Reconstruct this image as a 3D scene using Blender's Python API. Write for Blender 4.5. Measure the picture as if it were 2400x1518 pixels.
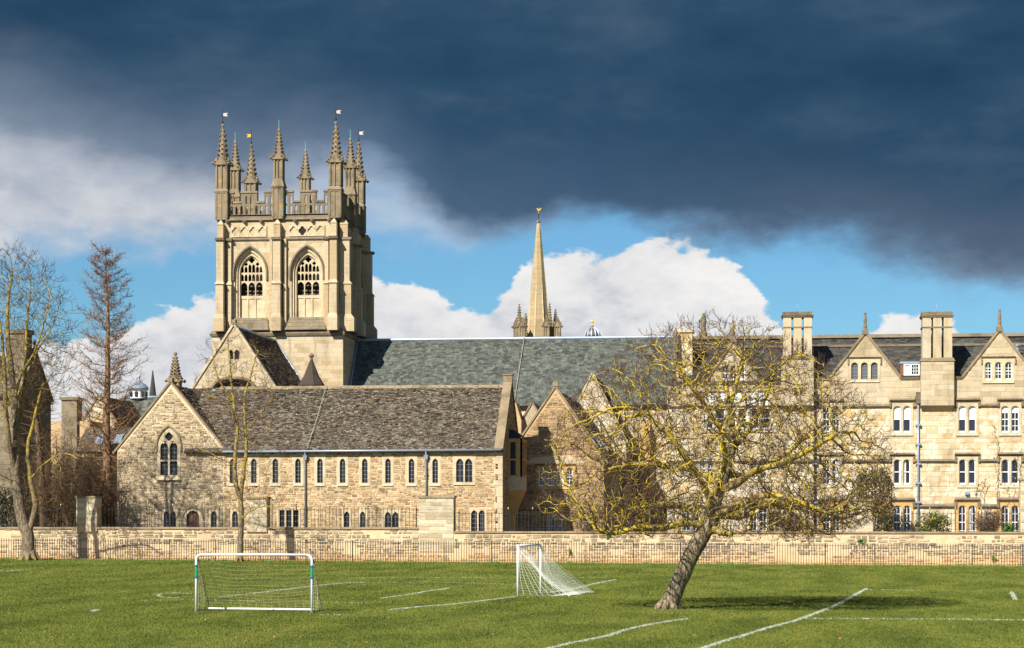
import bpy, math, random
import numpy as np
from mathutils import Vector, Matrix
from mathutils.geometry import tessellate_polygon
from mathutils import noise as mnoise

# ------------------------------------------------------------------ scene, camera, light
for o in list(bpy.data.objects): bpy.data.objects.remove(o)
SC = bpy.context.scene
COL = SC.collection
TH = math.radians(7.0); FPX = 4900.0; CX = 1200.0; HY = 1205.0; CAMH = 3.1
SUN_AZ = math.radians(27.0); SUN_EL = math.radians(39.0)
EXPOSURE = 0.7

cam = bpy.data.cameras.new('camera'); camo = bpy.data.objects.new('camera', cam); COL.objects.link(camo)
cam.sensor_width = 36; cam.lens = 36*FPX/2400; cam.shift_y = (HY-759)/2400
cam.clip_start = 0.5; cam.clip_end = 9000
camo.location = (0, 0, CAMH); camo.rotation_euler = (math.pi/2, 0, TH)
SC.camera = camo
SC.view_settings.view_transform = 'Standard'; SC.view_settings.look = 'None'
SC.view_settings.gamma = 1; SC.view_settings.exposure = EXPOSURE
SC.view_settings.use_curve_mapping = False

sl = bpy.data.lights.new('sun', 'SUN'); slo = bpy.data.objects.new('sun', sl); COL.objects.link(slo)
sl.energy = 5.0; sl.angle = math.radians(0.53); sl.color = (1.0, 0.945, 0.86)
sd = Vector((math.sin(SUN_AZ)*math.cos(SUN_EL), math.cos(SUN_AZ)*math.cos(SUN_EL), -math.sin(SUN_EL)))
slo.rotation_euler = sd.to_track_quat('-Z', 'Y').to_euler(); slo.location = (-60, -60, 90)

def srgb(r, g, b):
    f = lambda v: (v/255/12.92 if v/255 <= .04045 else ((v/255+.055)/1.055)**2.4)
    return (f(r), f(g), f(b), 1)

class NT:
    def __init__(s, nt): s.nt = nt
    def n(s, t, **kw):
        x = s.nt.nodes.new(t)
        for k, v in kw.items(): setattr(x, k, v)
        return x
    def link(s, a, b): s.nt.links.new(a, b)
    def put(s, sock, v):
        if hasattr(v, 'is_output') or isinstance(v, bpy.types.NodeSocket): s.link(v, sock)
        else: sock.default_value = v
    def math(s, op, a, b=0.0, c=None, clamp=False):
        x = s.n('ShaderNodeMath', operation=op); x.use_clamp = clamp
        s.put(x.inputs[0], a); s.put(x.inputs[1], b)
        if c is not None: s.put(x.inputs[2], c)
        return x.outputs[0]
    def vmath(s, op, a, b):
        x = s.n('ShaderNodeVectorMath', operation=op)
        s.put(x.inputs[0], a); s.put(x.inputs[1], b)
        return x.outputs[0]
    def noise(s, vec, scale, detail=4, rough=.55, dist=0.0):
        x = s.n('ShaderNodeTexNoise'); s.put(x.inputs['Vector'], vec)
        x.inputs['Scale'].default_value = scale; x.inputs['Detail'].default_value = detail
        x.inputs['Roughness'].default_value = rough; x.inputs['Distortion'].default_value = dist
        return x.outputs['Fac']
    def ramp(s, fac, stops, interp='LINEAR'):
        x = s.n('ShaderNodeValToRGB'); s.put(x.inputs[0], fac); r = x.color_ramp; r.interpolation = interp
        while len(r.elements) < len(stops): r.elements.new(.5)
        for e, (p, c) in zip(r.elements, stops):
            e.position = p; e.color = c if isinstance(c, tuple) else (c, c, c, 1)
        return x.outputs[0]
    def mix(s, fac, a, b, mode='MIX'):
        x = s.n('ShaderNodeMix', data_type='RGBA', blend_type=mode)
        s.put(x.inputs[0], fac); s.put(x.inputs[6], a); s.put(x.inputs[7], b)
        return x.outputs[2]
    def smooth(s, v, a, b):
        x = s.n('ShaderNodeMapRange', interpolation_type='SMOOTHSTEP')
        s.put(x.inputs[0], v); s.put(x.inputs[1], a); s.put(x.inputs[2], b)
        return x.outputs[0]
    def curve(s, v, pts):
        x = s.n('ShaderNodeFloatCurve'); s.put(x.inputs['Value'], v)
        c = x.mapping.curves[0]
        for i, (a, b) in enumerate(pts):
            if i < 2: c.points[i].location = (a, b)
            else: c.points.new(a, b)
        x.mapping.update()
        return x.outputs[0]

# ---- sky: Nishita blue with a dark shower cloud to the north and lit cumulus beneath it
world = bpy.data.worlds.new('World'); SC.world = world; world.use_nodes = True
wn = NT(world.node_tree); world.node_tree.nodes.clear()
def build_sky():
    N = wn
    sky = N.n('ShaderNodeTexSky', sky_type='NISHITA'); sky.sun_disc = False
    sky.sun_elevation = SUN_EL; sky.sun_rotation = math.pi+SUN_AZ
    sky.air_density = 1.0; sky.dust_density = 0.3; sky.ozone_density = 2.0
    tc = N.n('ShaderNodeTexCoord').outputs['Generated']
    sp = N.n('ShaderNodeSeparateXYZ'); N.link(tc, sp.inputs[0])
    az = N.math('ADD', N.math('ARCTAN2', sp.outputs[0], sp.outputs[1]), TH)
    el = N.math('ARCSINE', sp.outputs[2])
    cmb = N.n('ShaderNodeCombineXYZ'); N.link(az, cmb.inputs[0]); N.link(el, cmb.inputs[1])
    p2 = cmb.outputs[0]
    mp = N.n('ShaderNodeMapping'); mp.inputs['Scale'].default_value = (1, 1.7, 1); N.link(p2, mp.inputs['Vector'])
    ps = mp.outputs[0]
    mq = N.n('ShaderNodeMapping'); mq.inputs['Scale'].default_value = (1, 2.6, 1)
    mq.inputs['Rotation'].default_value = (0, 0, math.radians(-14)); mq.inputs['Location'].default_value = (3.1, 1.7, .4)
    N.link(p2, mq.inputs['Vector']); pq = mq.outputs[0]
    # azimuth as a 0..1 value over +-20 degrees, elevation in degrees*...
    span = math.radians(20)
    A = lambda px: (math.atan((px-CX)/FPX)+span)/(2*span)
    E = lambda py: (math.atan((HY-py)/FPX))/math.radians(20)
    u = N.math('DIVIDE', N.math('ADD', az, span), 2*span, clamp=True)
    v = N.math('DIVIDE', el, math.radians(20))
    nb = N.math('SUBTRACT', N.noise(ps, 16, 7, .55), .5)
    nf = N.math('SUBTRACT', N.noise(ps, 55, 6, .6), .5)
    nd = N.math('SUBTRACT', N.noise(pq, 9, 6, .5), .5)
    bl = N.math('SUBTRACT', .25, N.math('ABSOLUTE', N.math('SUBTRACT', N.noise(ps, 34, 4, .5), .5)))
    bl = N.math('ADD', bl, N.math('MULTIPLY', N.math('ABSOLUTE', nf), -.5))
    # white cumulus: top edge curve
    top = N.curve(u, [(0, E(800)), (A(0), E(800)), (A(250), E(790)), (A(400), E(722)), (A(520), E(690)), (A(870), E(655)),
                      (A(1020), E(688)), (A(1100), E(735)), (A(1170), E(690)), (A(1260), E(610)), (A(1400), E(585)), (A(1560), E(566)),
                      (A(1640), E(600)), (A(1740), E(650)), (A(1810), E(730)), (A(1900), E(790)), (A(2040), E(770)), (A(2140), E(745)),
                      (A(2260), E(790)), (A(2400), E(830)), (1, E(800))])
    dv = N.math('ADD', N.math('SUBTRACT', top, v), N.math('ADD', N.math('MULTIPLY', nb, .10), N.math('MULTIPLY', N.math('SUBTRACT', bl, .17), .10)))
    cum = N.smooth(dv, -.003, .009)
    sh = N.math('ADD', N.math('MULTIPLY', nb, 1.1), N.math('ADD', N.math('MULTIPLY', N.math('SUBTRACT', bl, .17), 1.5), N.math('MULTIPLY', nd, 1.0)))
    sh = N.math('ADD', sh, N.math('MULTIPLY', N.smooth(dv, .10, .0), .22))
    SKYS = 0.05; k = 1/SKYS/2**EXPOSURE
    def sc(c, m=1.0): return (c[0]*k*m, c[1]*k*m, c[2]*k*m, 1)
    ccol = N.ramp(N.math('ADD', .55, sh), [(.12, sc(srgb(166, 174, 190))), (.4, sc(srgb(202, 206, 214))), (.62, sc(srgb(228, 228, 230))), (.95, sc(srgb(246, 244, 242)))])
    # thin grey cloud to the left, under the shower cloud
    gtop = N.curve(u, [(0, E(330)), (A(0), E(330)), (A(520), E(380)), (A(900), E(470)), (A(1040), E(530)), (A(1120), E(520)), (A(1300), E(520)), (A(1900), E(560)), (A(2400), E(600)), (1, E(600))])
    gbot = N.curve(u, [(0, E(615)), (A(0), E(612)), (A(180), E(600)), (A(330), E(602)), (A(500), E(580)), (A(860), E(545)), (A(1000), E(590)), (A(1090), E(575)), (A(1150), E(540)), (A(1900), E(600)), (A(2130), E(650)), (A(2400), E(700)), (1, E(690))])
    gb = N.math('SUBTRACT', v, gbot)
    gm = N.smooth(N.math('ADD', gb, N.math('ADD', N.math('MULTIPLY', nb, .16), N.math('MULTIPLY', nf, .05))), -.03, .05)
    gdens = N.ramp(u, [(0, .96), (A(520), .95), (A(880), .55), (A(1050), .5), (A(1200), .6), (A(1800), .7), (1, .75)])
    gcol = N.ramp(N.math('ADD', .52, N.math('ADD', N.math('MULTIPLY', nb, 1.6), N.math('MULTIPLY', bl, .6))),
                  [(.1, sc(srgb(150, 160, 178))), (.42, sc(srgb(184, 190, 202))), (.75, sc(srgb(214, 215, 219)))])
    # dark deck
    dbot = N.curve(u, [(0, E(370)), (A(0), E(365)), (A(120), E(385)), (A(260), E(425)), (A(420), E(440)), (A(600), E(440)), (A(860), E(420)), (A(980), E(475)),
                       (A(1080), E(540)), (A(1180), E(545)), (A(1330), E(525)), (A(1500), E(545)), (A(1750), E(570)), (A(2000), E(602)),
                       (A(2200), E(628)), (A(2400), E(668)), (1, E(680))])
    dd = N.math('ADD', N.math('SUBTRACT', v, dbot), N.math('ADD', N.math('MULTIPLY', nd, .10), N.math('ADD', N.math('MULTIPLY', nb, .09), N.math('MULTIPLY', nf, .03))))
    dm = N.smooth(dd, -.03, .04)
    depth = N.smooth(dd, -.03, .17)
    dedge = N.ramp(u, [(A(0), sc(srgb(140, 154, 174))), (A(700), sc(srgb(116, 134, 158))), (A(1000), sc(srgb(82, 106, 134))), (A(1400), sc(srgb(70, 96, 124))), (A(2400), sc(srgb(92, 108, 130)))])
    mr = N.n('ShaderNodeMapping'); mr.inputs['Scale'].default_value = (1, 3.2, 1); mr.inputs['Rotation'].default_value = (0, 0, math.radians(12))
    N.link(p2, mr.inputs['Vector']); ne = N.math('SUBTRACT', N.noise(mr.outputs[0], 22, 7, .6), .5)
    ddark = N.ramp(N.math('ADD', .46, N.math('ADD', N.math('MULTIPLY', nd, 1.5), N.math('ADD', N.math('MULTIPLY', nb, .5), N.math('MULTIPLY', ne, .35)))),
                   [(.10, sc(srgb(33, 64, 92))), (.45, sc(srgb(45, 77, 105))), (.95, sc(srgb(82, 103, 124)))])
    dcol = N.mix(depth, dedge, ddark)
    # the shower cloud hangs over the north; unseen overhead, it is widened to deepen shadows, then breaks up towards the sun
    front = N.smooth(N.math('ADD', sp.outputs[1], N.math('MULTIPLY', nd, .3)), -.45, .15)
    dm = N.math('MULTIPLY', dm, front)
    far = N.smooth(N.noise(tc, 3.0, 6, .55), .57, .70)  # unseen southern clouds, kept sparse to limit their fill light
    blue = N.mix(1.0, sky.outputs[0], (.58, .98, 1.25, 1), 'MULTIPLY')
    c = N.mix(N.math('MULTIPLY', far, N.math('SUBTRACT', 1.0, front)), blue, sc(srgb(215, 216, 222)))
    gcol = N.mix(N.smooth(u, A(1150), A(1500)), gcol, N.mix(N.smooth(nb, -.2, .25), sc(srgb(96, 114, 140)), sc(srgb(146, 156, 174))))
    c = N.mix(N.math('MULTIPLY', N.math('MULTIPLY', gm, gdens), front), c, gcol)
    c = N.mix(cum, c, ccol)
    c = N.mix(dm, c, dcol)
    bg = N.n('ShaderNodeBackground'); bg.inputs['Strength'].default_value = SKYS
    N.link(c, bg.inputs['Color'])
    out = N.n('ShaderNodeOutputWorld'); N.link(bg.outputs[0], out.inputs['Surface'])
build_sky()

# ------------------------------------------------------------------ photo pixel -> place
def W(px, py, Y):
    a = (px-CX)/FPX; t = Y/(math.cos(TH)+math.sin(TH)*a)
    return Vector((t*(-math.sin(TH)+math.cos(TH)*a), Y, CAMH+(HY-py)*t/FPX))
def Xp(px, Y): return W(px, HY, Y).x
def Zp(py, px, Y): return W(px, py, Y).z
def XZ(px, py, Y): p = W(px, py, Y); return (p.x, p.z)
def ground(X, Y):
    k = min(1, max(0, (Y-88)/38)); k = k*k*(3-2*k)
    return k*0.0044*max(0, 15-max(-60, X))
def G(px, py):
    Y = 60.0
    for _ in range(40):
        p = W(px, py, Y); g = ground(p.x, Y)
        a = (px-CX)/FPX; den = math.cos(TH)+math.sin(TH)*a
        Y = den*FPX*(CAMH-g)/(py-HY)
    p = W(px, py, Y); return Vector((p.x, p.y, ground(p.x, p.y)))

# ------------------------------------------------------------------ materials
def new_mat(name):
    m = bpy.data.materials.new(name); m.use_nodes = True
    nt = m.node_tree; b = nt.nodes['Principled BSDF']
    return m, NT(nt), b
def pos(N): return N.n('ShaderNodeNewGeometry').outputs['Position']
def bump(N, b, h, strength=.4, dist=.02):
    x = N.n('ShaderNodeBump'); x.inputs['Strength'].default_value = strength; x.inputs['Distance'].default_value = dist
    N.link(h, x.inputs['Height']); N.link(x.outputs[0], b.inputs['Normal'])
def plain(name, col, rough=.7, metal=0, var=.12, scale=3):
    m, N, b = new_mat(name); p = pos(N)
    n = N.noise(p, scale, 4)
    c = N.mix(N.math('MULTIPLY', N.smooth(n, .35, .7), var*2), col, (col[0]*.45, col[1]*.45, col[2]*.45, 1))
    N.link(c, b.inputs['Base Color']); b.inputs['Roughness'].default_value = rough; b.inputs['Metallic'].default_value = metal
    return m
def rnd(N):
    oi = N.n('ShaderNodeObjectInfo'); ge = N.n('ShaderNodeNewGeometry')
    return N.math('FRACT', N.math('ADD', N.math('MULTIPLY', oi.outputs['Random'], 7.31), ge.outputs['Random Per Island']))
def stone(name, cols, stain, amt, sscale=.5, lichen=0.0, single=False, fine=.35, bscale=14, streak=0.0, patch=None, base=None, fleck=0.0, bst=.55, course=0.0):
    m, N, b = new_mat(name); p = pos(N)
    if single: r = N.noise(p, 2.2, 5, .6)
    else: r = N.math('ADD', N.math('MULTIPLY', rnd(N), .78), N.math('MULTIPLY', N.noise(p, .8, 3), .22))
    n = len(cols)
    c = N.ramp(r, [(i/(n-1), cols[i]) for i in range(n)])
    n1 = N.noise(p, sscale, 6, .6)
    if streak:
        mp = N.n('ShaderNodeMapping'); mp.inputs['Scale'].default_value = (1, 1, .18); N.link(p, mp.inputs['Vector'])
        n1 = N.math('ADD', N.math('MULTIPLY', n1, 1-streak), N.math('MULTIPLY', N.noise(mp.outputs[0], 2.0, 5, .6), streak))
    c = N.mix(N.math('MULTIPLY', N.smooth(n1, .46, .68), amt), c, stain)
    if course:
        sz = N.n('ShaderNodeSeparateXYZ'); N.link(p, sz.inputs[0])
        zz = N.math('DIVIDE', sz.outputs[2], course); fz = N.math('FRACT', zz)
        c = N.mix(N.math('MULTIPLY', N.math('LESS_THAN', fz, .07), .45), c, stain)
        wn_ = N.n('ShaderNodeTexWhiteNoise', noise_dimensions='1D'); N.link(N.math('FLOOR', zz), wn_.inputs['W'])
        c = N.mix(.28, c, N.ramp(wn_.outputs['Value'], [(0, cols[0]), (.5, cols[2]), (1, cols[-1])]))
    if patch:
        c = N.mix(N.math('MULTIPLY', N.smooth(N.noise(p, 1.1, 7, .68), .50, .60), .75), c, patch)
        c = N.mix(N.math('MULTIPLY', N.smooth(N.noise(p, 1.7, 7, .7), .56, .64), .55), c, srgb(176, 134, 80))
    if base:      # iron-stained foot of the wall
        sp = N.n('ShaderNodeSeparateXYZ'); N.link(p, sp.inputs[0])
        h = N.math('ADD', sp.outputs[2], N.math('MULTIPLY', N.math('SUBTRACT', N.noise(p, .7, 5, .6), .5), 1.6))
        c = N.mix(N.math('MULTIPLY', N.smooth(h, .9, .1), .65), c, base)
    n2 = N.noise(p, 7, 5, .65)
    c = N.mix(fine, c, N.ramp(n2, [(.25, .32), (.5, .9), (.75, 1.0)]), 'MULTIPLY')
    if lichen:
        l = N.smooth(N.noise(p, 2.3, 5, .65), .60, .66)
        c = N.mix(N.math('MULTIPLY', l, lichen), c, srgb(196, 146, 40))
    if fleck:
        c = N.mix(N.math('MULTIPLY', N.smooth(N.noise(p, 9.5, 3, .5), .65, .69), fleck), c, srgb(196, 190, 178))
    N.link(c, b.inputs['Base Color']); b.inputs['Roughness'].default_value = .9
    b.inputs['Specular IOR Level'].default_value = .15
    bump(N, b, N.noise(p, bscale, 6, .65), bst, .03)
    return m

CREAM = srgb(196, 168, 118); HONEY = srgb(186, 142, 82); PALE = srgb(206, 186, 148); TAN = srgb(158, 124, 80); GREY = srgb(132, 122, 104); DKG = srgb(84, 78, 68)
M = {}
M['rubble'] = stone('rubble stone', [srgb(172, 145, 106), srgb(202, 174, 129), srgb(130, 102, 71), srgb(209, 184, 143), srgb(181, 143, 95), srgb(157, 137, 108), srgb(109, 85, 59)], DKG, .25, .35, fine=.45)
M['rubble_mortar'] = stone('rubble mortar', [srgb(192, 172, 138), srgb(209, 190, 156), srgb(176, 150, 114)], DKG, .2, .4, single=True, bscale=22)
M['gable_rubble'] = stone('gable rubble stone', [srgb(150, 133, 108), srgb(183, 163, 133), srgb(115, 97, 75), srgb(194, 176, 145), srgb(159, 133, 99), srgb(137, 124, 104)], DKG, .35, .35, fine=.45)
M['brown_rubble'] = stone('brown rubble stone', [srgb(161, 134, 98), srgb(186, 157, 118), srgb(128, 104, 76), srgb(172, 141, 98)], DKG, .35, .4, fine=.5)
M['brown_mortar'] = stone('brown mortar', [srgb(179, 150, 109), srgb(195, 166, 125), srgb(154, 125, 89)], DKG, .3, .4, single=True)
M['wall_stone'] = stone('boundary wall stone', [srgb(162, 150, 128), srgb(187, 172, 143), srgb(124, 116, 100), srgb(201, 182, 148), srgb(147, 132, 108), srgb(137, 132, 123)], DKG, .55, .6, fine=.5, base=srgb(195, 162, 115))
M['wall_mortar'] = stone('boundary wall mortar', [srgb(198, 172, 130), srgb(210, 190, 152), srgb(187, 156, 110)], srgb(147, 128, 102), .35, .4, single=True, bscale=20, base=srgb(200, 166, 114))
M['ashlar'] = stone('cream ashlar', [srgb(207, 189, 154), srgb(211, 195, 163), srgb(198, 175, 134), srgb(214, 201, 175), srgb(201, 169, 119), srgb(204, 187, 152), srgb(188, 169, 135)], srgb(135, 120, 96), .75, .6, fine=.35, streak=.35, patch=srgb(221, 211, 188), bst=.8)
M['ashlar_joint'] = stone('ashlar joint', [srgb(160, 143, 114), srgb(183, 165, 135), srgb(144, 125, 98)], DKG, .2, .5, single=True)
M['spire_stone'] = stone('spire stone', [srgb(166, 144, 108), srgb(184, 162, 124), srgb(142, 124, 96)], srgb(98, 88, 72), .5, .35, lichen=.2, single=True, streak=.2, course=.8)
M['ashlar_upper'] = stone('weathered tan ashlar', [srgb(183, 165, 133), srgb(195, 177, 146), srgb(172, 151, 118), srgb(196, 181, 154), srgb(186, 163, 125)], srgb(124, 114, 97), .55, .5, fine=.3, streak=.5)
M['tower'] = stone('tower ashlar', [srgb(188, 170, 136), srgb(196, 179, 147), srgb(178, 155, 117), srgb(199, 183, 155), srgb(190, 164, 124)], srgb(114, 105, 91), .62, .5, fine=.4, streak=.65)
M['tower_buttress'] = stone('tower buttress ashlar', [srgb(188, 170, 136), srgb(196, 179, 147), srgb(178, 155, 117), srgb(199, 183, 155), srgb(190, 164, 124)], srgb(114, 105, 91), .62, .5, fine=.4, streak=.65, course=.37)
M['tower_joint'] = stone('tower joint', [srgb(180, 162, 130), srgb(192, 174, 141), srgb(168, 147, 114)], srgb(105, 96, 83), .4, .4, single=True, streak=.6)
M['weathered'] = stone('weathered grey stone', [srgb(107, 99, 82), srgb(131, 118, 98), srgb(87, 80, 70)], srgb(59, 56, 49), .6, .9, lichen=.5, single=True, streak=.3)
M['pinnacle'] = stone('pinnacle stone', [srgb(120, 107, 85), srgb(142, 127, 102), srgb(92, 83, 71)], srgb(62, 58, 53), .65, .8, lichen=.75, single=True, streak=.5)
M['dressed'] = stone('dressed stone', [srgb(191, 170, 132), srgb(204, 186, 153), srgb(178, 152, 111)], srgb(136, 120, 95), .45, .9, single=True, fine=.4)
M['orange_stone'] = stone('orange dressed stone', [srgb(192, 146, 82), srgb(202, 164, 106), srgb(172, 122, 62)], srgb(110, 88, 60), .4, .9, single=True, fine=.25)
M['coping'] = stone('coping stone', [srgb(132, 114, 86), srgb(150, 132, 104), srgb(110, 98, 78)], srgb(78, 72, 60), .5, .7, lichen=.25, single=True)
M['pier'] = stone('pier ashlar', [srgb(190, 178, 150), srgb(206, 194, 164), srgb(168, 156, 130), srgb(200, 180, 140)], srgb(116, 108, 94), .35, .6, fine=.4)
M['grey_ashlar'] = stone('grey ashlar', [srgb(128, 116, 94), srgb(146, 132, 108), srgb(108, 98, 82)], srgb(70, 66, 58), .5, .5, fine=.4)
M['grey_joint'] = stone('grey stone', [srgb(112, 104, 88), srgb(132, 122, 102), srgb(96, 88, 76)], srgb(64, 60, 54), .45, .5, single=True)
M['stone_slate'] = stone('stone slate', [srgb(80, 71, 60), srgb(107, 93, 79), srgb(65, 59, 51), srgb(127, 116, 99), srgb(95, 82, 66), srgb(76, 68, 58), srgb(203, 198, 180)], srgb(56, 51, 47), .35, .5, fine=.5, fleck=.75)
M['blue_slate'] = stone('green grey slate', [srgb(72, 76, 71), srgb(94, 98, 90), srgb(62, 65, 61), srgb(108, 112, 101), srgb(82, 86, 79)], srgb(57, 59, 56), .5, .3, fine=.3, streak=.75)
M['dark_slate'] = stone('dark slate', [srgb(64, 63, 60), srgb(84, 83, 78), srgb(54, 53, 51), srgb(98, 97, 90)], srgb(44, 44, 44), .35, .5, lichen=.15, fine=.35)
M['brown_slate'] = stone('brown tile', [srgb(70, 61, 53), srgb(90, 79, 68), srgb(58, 52, 46)], srgb(46, 43, 40), .4, .5, fine=.35)
M['lead'] = plain('lead sheet', srgb(150, 164, 180), .45, .3, .15, 2)
M['gutter'] = plain('painted gutter', srgb(146, 158, 172), .4, .2, .1)
M['white'] = plain('white paint', srgb(226, 228, 226), .45, 0, .05)
M['goal_white'] = plain('white goal tube', srgb(232, 236, 238), .35, 0, .06, 6)
M['net'] = plain('white netting', srgb(222, 224, 214), .8, 0, .05)
M['net_dull'] = plain('dull netting', srgb(196, 188, 150), .8, 0, .05)
M['iron'] = plain('black iron', srgb(44, 42, 40), .5, .4, .2)
M['finial_paint'] = plain('cream painted finial', srgb(196, 172, 112), .5)
M['goal_dark'] = plain('dark green tube', srgb(40, 56, 48), .45)
M['blue_band'] = plain('blue sticker', srgb(30, 92, 170), .4, 0, .05)
M['green_band'] = plain('green sticker', srgb(20, 150, 100), .4, 0, .05)
M['red_clip'] = plain('red clip', srgb(190, 40, 50), .5)
M['copper'] = plain('verdigris rod', srgb(110, 180, 160), .6)
M['gold'] = plain('gilded metal', srgb(240, 190, 60), .3, .7, .05)
M['vane'] = plain('white painted vane', srgb(206, 186, 170), .5, 0, .3, 8)
M['wood'] = plain('oak door', srgb(84, 50, 34), .7, 0, .3, 10)
M['louvre'] = plain('louvre board', srgb(84, 74, 64), .8)
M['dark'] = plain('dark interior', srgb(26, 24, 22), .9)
M['blind'] = plain('white blind', srgb(220, 218, 208), .8, 0, .04)
M['curtain'] = plain('brown curtain', srgb(120, 82, 52), .8)
M['cable'] = plain('pale cable', srgb(170, 162, 148), .6)
M['path'] = stone('gravel path', [srgb(176, 128, 78), srgb(190, 146, 96), srgb(160, 110, 64)], srgb(140, 100, 60), .3, 1.5, single=True)
M['earth'] = stone('earth', [srgb(90, 80, 56), srgb(110, 96, 70), srgb(80, 76, 50)], srgb(70, 66, 46), .3, .5, single=True)
M['leaf'] = None
def glass(name, col, spec=.5, rough=.06):
    m, N, b = new_mat(name); p = pos(N)
    r = rnd(N)
    c = N.mix(N.math('MULTIPLY', r, .6), col, (col[0]*2.2, col[1]*2.3, col[2]*2.6, 1))
    N.link(c, b.inputs['Base Color']); b.inputs['Roughness'].default_value = rough
    b.inputs['Specular IOR Level'].default_value = spec
    bump(N, b, N.noise(p, 2.5, 3), .12, .03)
    return m
M['glass'] = glass('window glass', srgb(30, 34, 40))
M['lead_glass'] = glass('leaded glass', srgb(26, 30, 36), .4, .2)
M['grey_glass'] = glass('pale leaded glass', srgb(78, 84, 90), .5, .25)
M['leading'] = plain('lead came', srgb(120, 122, 124), .6, .2)
def grass_mat(name, blade):
    m, N, b = new_mat(name); p = pos(N)
    mp = N.n('ShaderNodeMapping'); mp.inputs['Scale'].default_value = (.55, .16, 1); N.link(p, mp.inputs['Vector'])
    n1 = N.noise(mp.outputs[0], .9, 5, .6)
    n2 = N.noise(p, 23 if blade else 9, 2, .5)
    c1 = N.ramp(n1, [(.32, srgb(63, 74, 24)), (.43, srgb(87, 96, 34)), (.52, srgb(106, 113, 43)), (.62, srgb(124, 126, 55)), (.74, srgb(83, 97, 30))])
    c2 = N.ramp(n2, [(.3, srgb(47, 58, 19)), (.5, srgb(87, 97, 34)), (.66, srgb(127, 130, 60)), (.8, srgb(148, 148, 81))])
    c = N.mix(.5, c1, c2)
    # lusher, unmown fringe along the fence
    sp = N.n('ShaderNodeSeparateXYZ'); N.link(p, sp.inputs[0])
    fr = N.smooth(N.math('ADD', sp.outputs[1], N.math('MULTIPLY', N.noise(p, .35, 3), 6)), 125.0, 130.0)
    c = N.mix(N.math('MULTIPLY', fr, .7), c, srgb(84, 116, 34))
    N.link(c, b.inputs['Base Color']); b.inputs['Roughness'].default_value = .8
    b.inputs['Specular IOR Level'].default_value = .2
    if not blade: bump(N, b, N.noise(p, 30, 3), .6, .03)
    return m
M['lawn'] = grass_mat('lawn turf', False); M['blade'] = grass_mat('grass blades', True)
M['line'] = plain('line marking paint', srgb(188, 196, 176), .9, 0, .45, 3)
def bark(name, limb, dark, twig, lich, lamt, lscale=4.0, lo=.006, hi=.18):
    m, N, b = new_mat(name); p = pos(N)
    at = N.n('ShaderNodeAttribute'); at.attribute_name = 'rad'; r = at.outputs['Fac']
    mp = N.n('ShaderNodeMapping'); mp.inputs['Scale'].default_value = (1, 1, .25); N.link(p, mp.inputs['Vector'])
    nf = N.noise(mp.outputs[0], 14, 5, .65)
    c = N.mix(N.smooth(nf, .38, .62), dark, limb)
    c = N.mix(N.smooth(r, .018, .0085), c, twig)
    w = N.math('MULTIPLY', N.smooth(r, lo*.6, lo*1.5), N.smooth(r, hi, hi*.45))
    l = N.smooth(N.noise(p, lscale, 5, .7), .44, .53)
    c = N.mix(N.math('MULTIPLY', N.math('MULTIPLY', l, w), lamt), c, lich)
    N.link(c, b.inputs['Base Color']); b.inputs['Roughness'].default_value = .9
    b.inputs['Specular IOR Level'].default_value = .15
    bump(N, b, nf, .8, .04)
    return m
M['bark_field'] = bark('lichened bark', srgb(150, 136, 110), srgb(82, 72, 56), srgb(84, 64, 56), srgb(194, 168, 42), .92, 3.4, .0088, .16)
M['bark_left'] = bark('pale lichened bark', srgb(140, 124, 102), srgb(80, 70, 56), srgb(96, 76, 58), srgb(176, 150, 40), .8, 3.0, .014, .2)
M['bark_red'] = bark('redwood bark', srgb(156, 124, 92), srgb(84, 62, 46), srgb(118, 88, 72), srgb(160, 126, 70), .35)
M['bark_shrub'] = bark('shrub stems', srgb(116, 94, 72), srgb(72, 58, 44), srgb(100, 80, 62), srgb(150, 116, 60), .15)
def leaf_mat(name, cols):
    m, N, b = new_mat(name)
    c = N.ramp(rnd(N), [(i/(len(cols)-1), cols[i]) for i in range(len(cols))])
    N.link(c, b.inputs['Base Color']); b.inputs['Roughness'].default_value = .45
    return m
M['leaf_bush'] = leaf_mat('climber leaves', [srgb(58, 66, 30), srgb(96, 90, 46), srgb(74, 84, 36), srgb(112, 88, 52), srgb(48, 56, 26)])
M['leaf_holly'] = leaf_mat('glossy variegated leaves', [srgb(40, 62, 24), srgb(66, 88, 30), srgb(54, 74, 26), srgb(166, 150, 50), srgb(36, 52, 22)])
M['leaf_fern'] = leaf_mat('fresh green leaves', [srgb(60, 110, 30), srgb(84, 134, 44), srgb(48, 92, 26)])
M['leaf_hedge'] = leaf_mat('dark hedge leaves', [srgb(40, 48, 24), srgb(56, 62, 30), srgb(70, 70, 38), srgb(34, 40, 22)])

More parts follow.
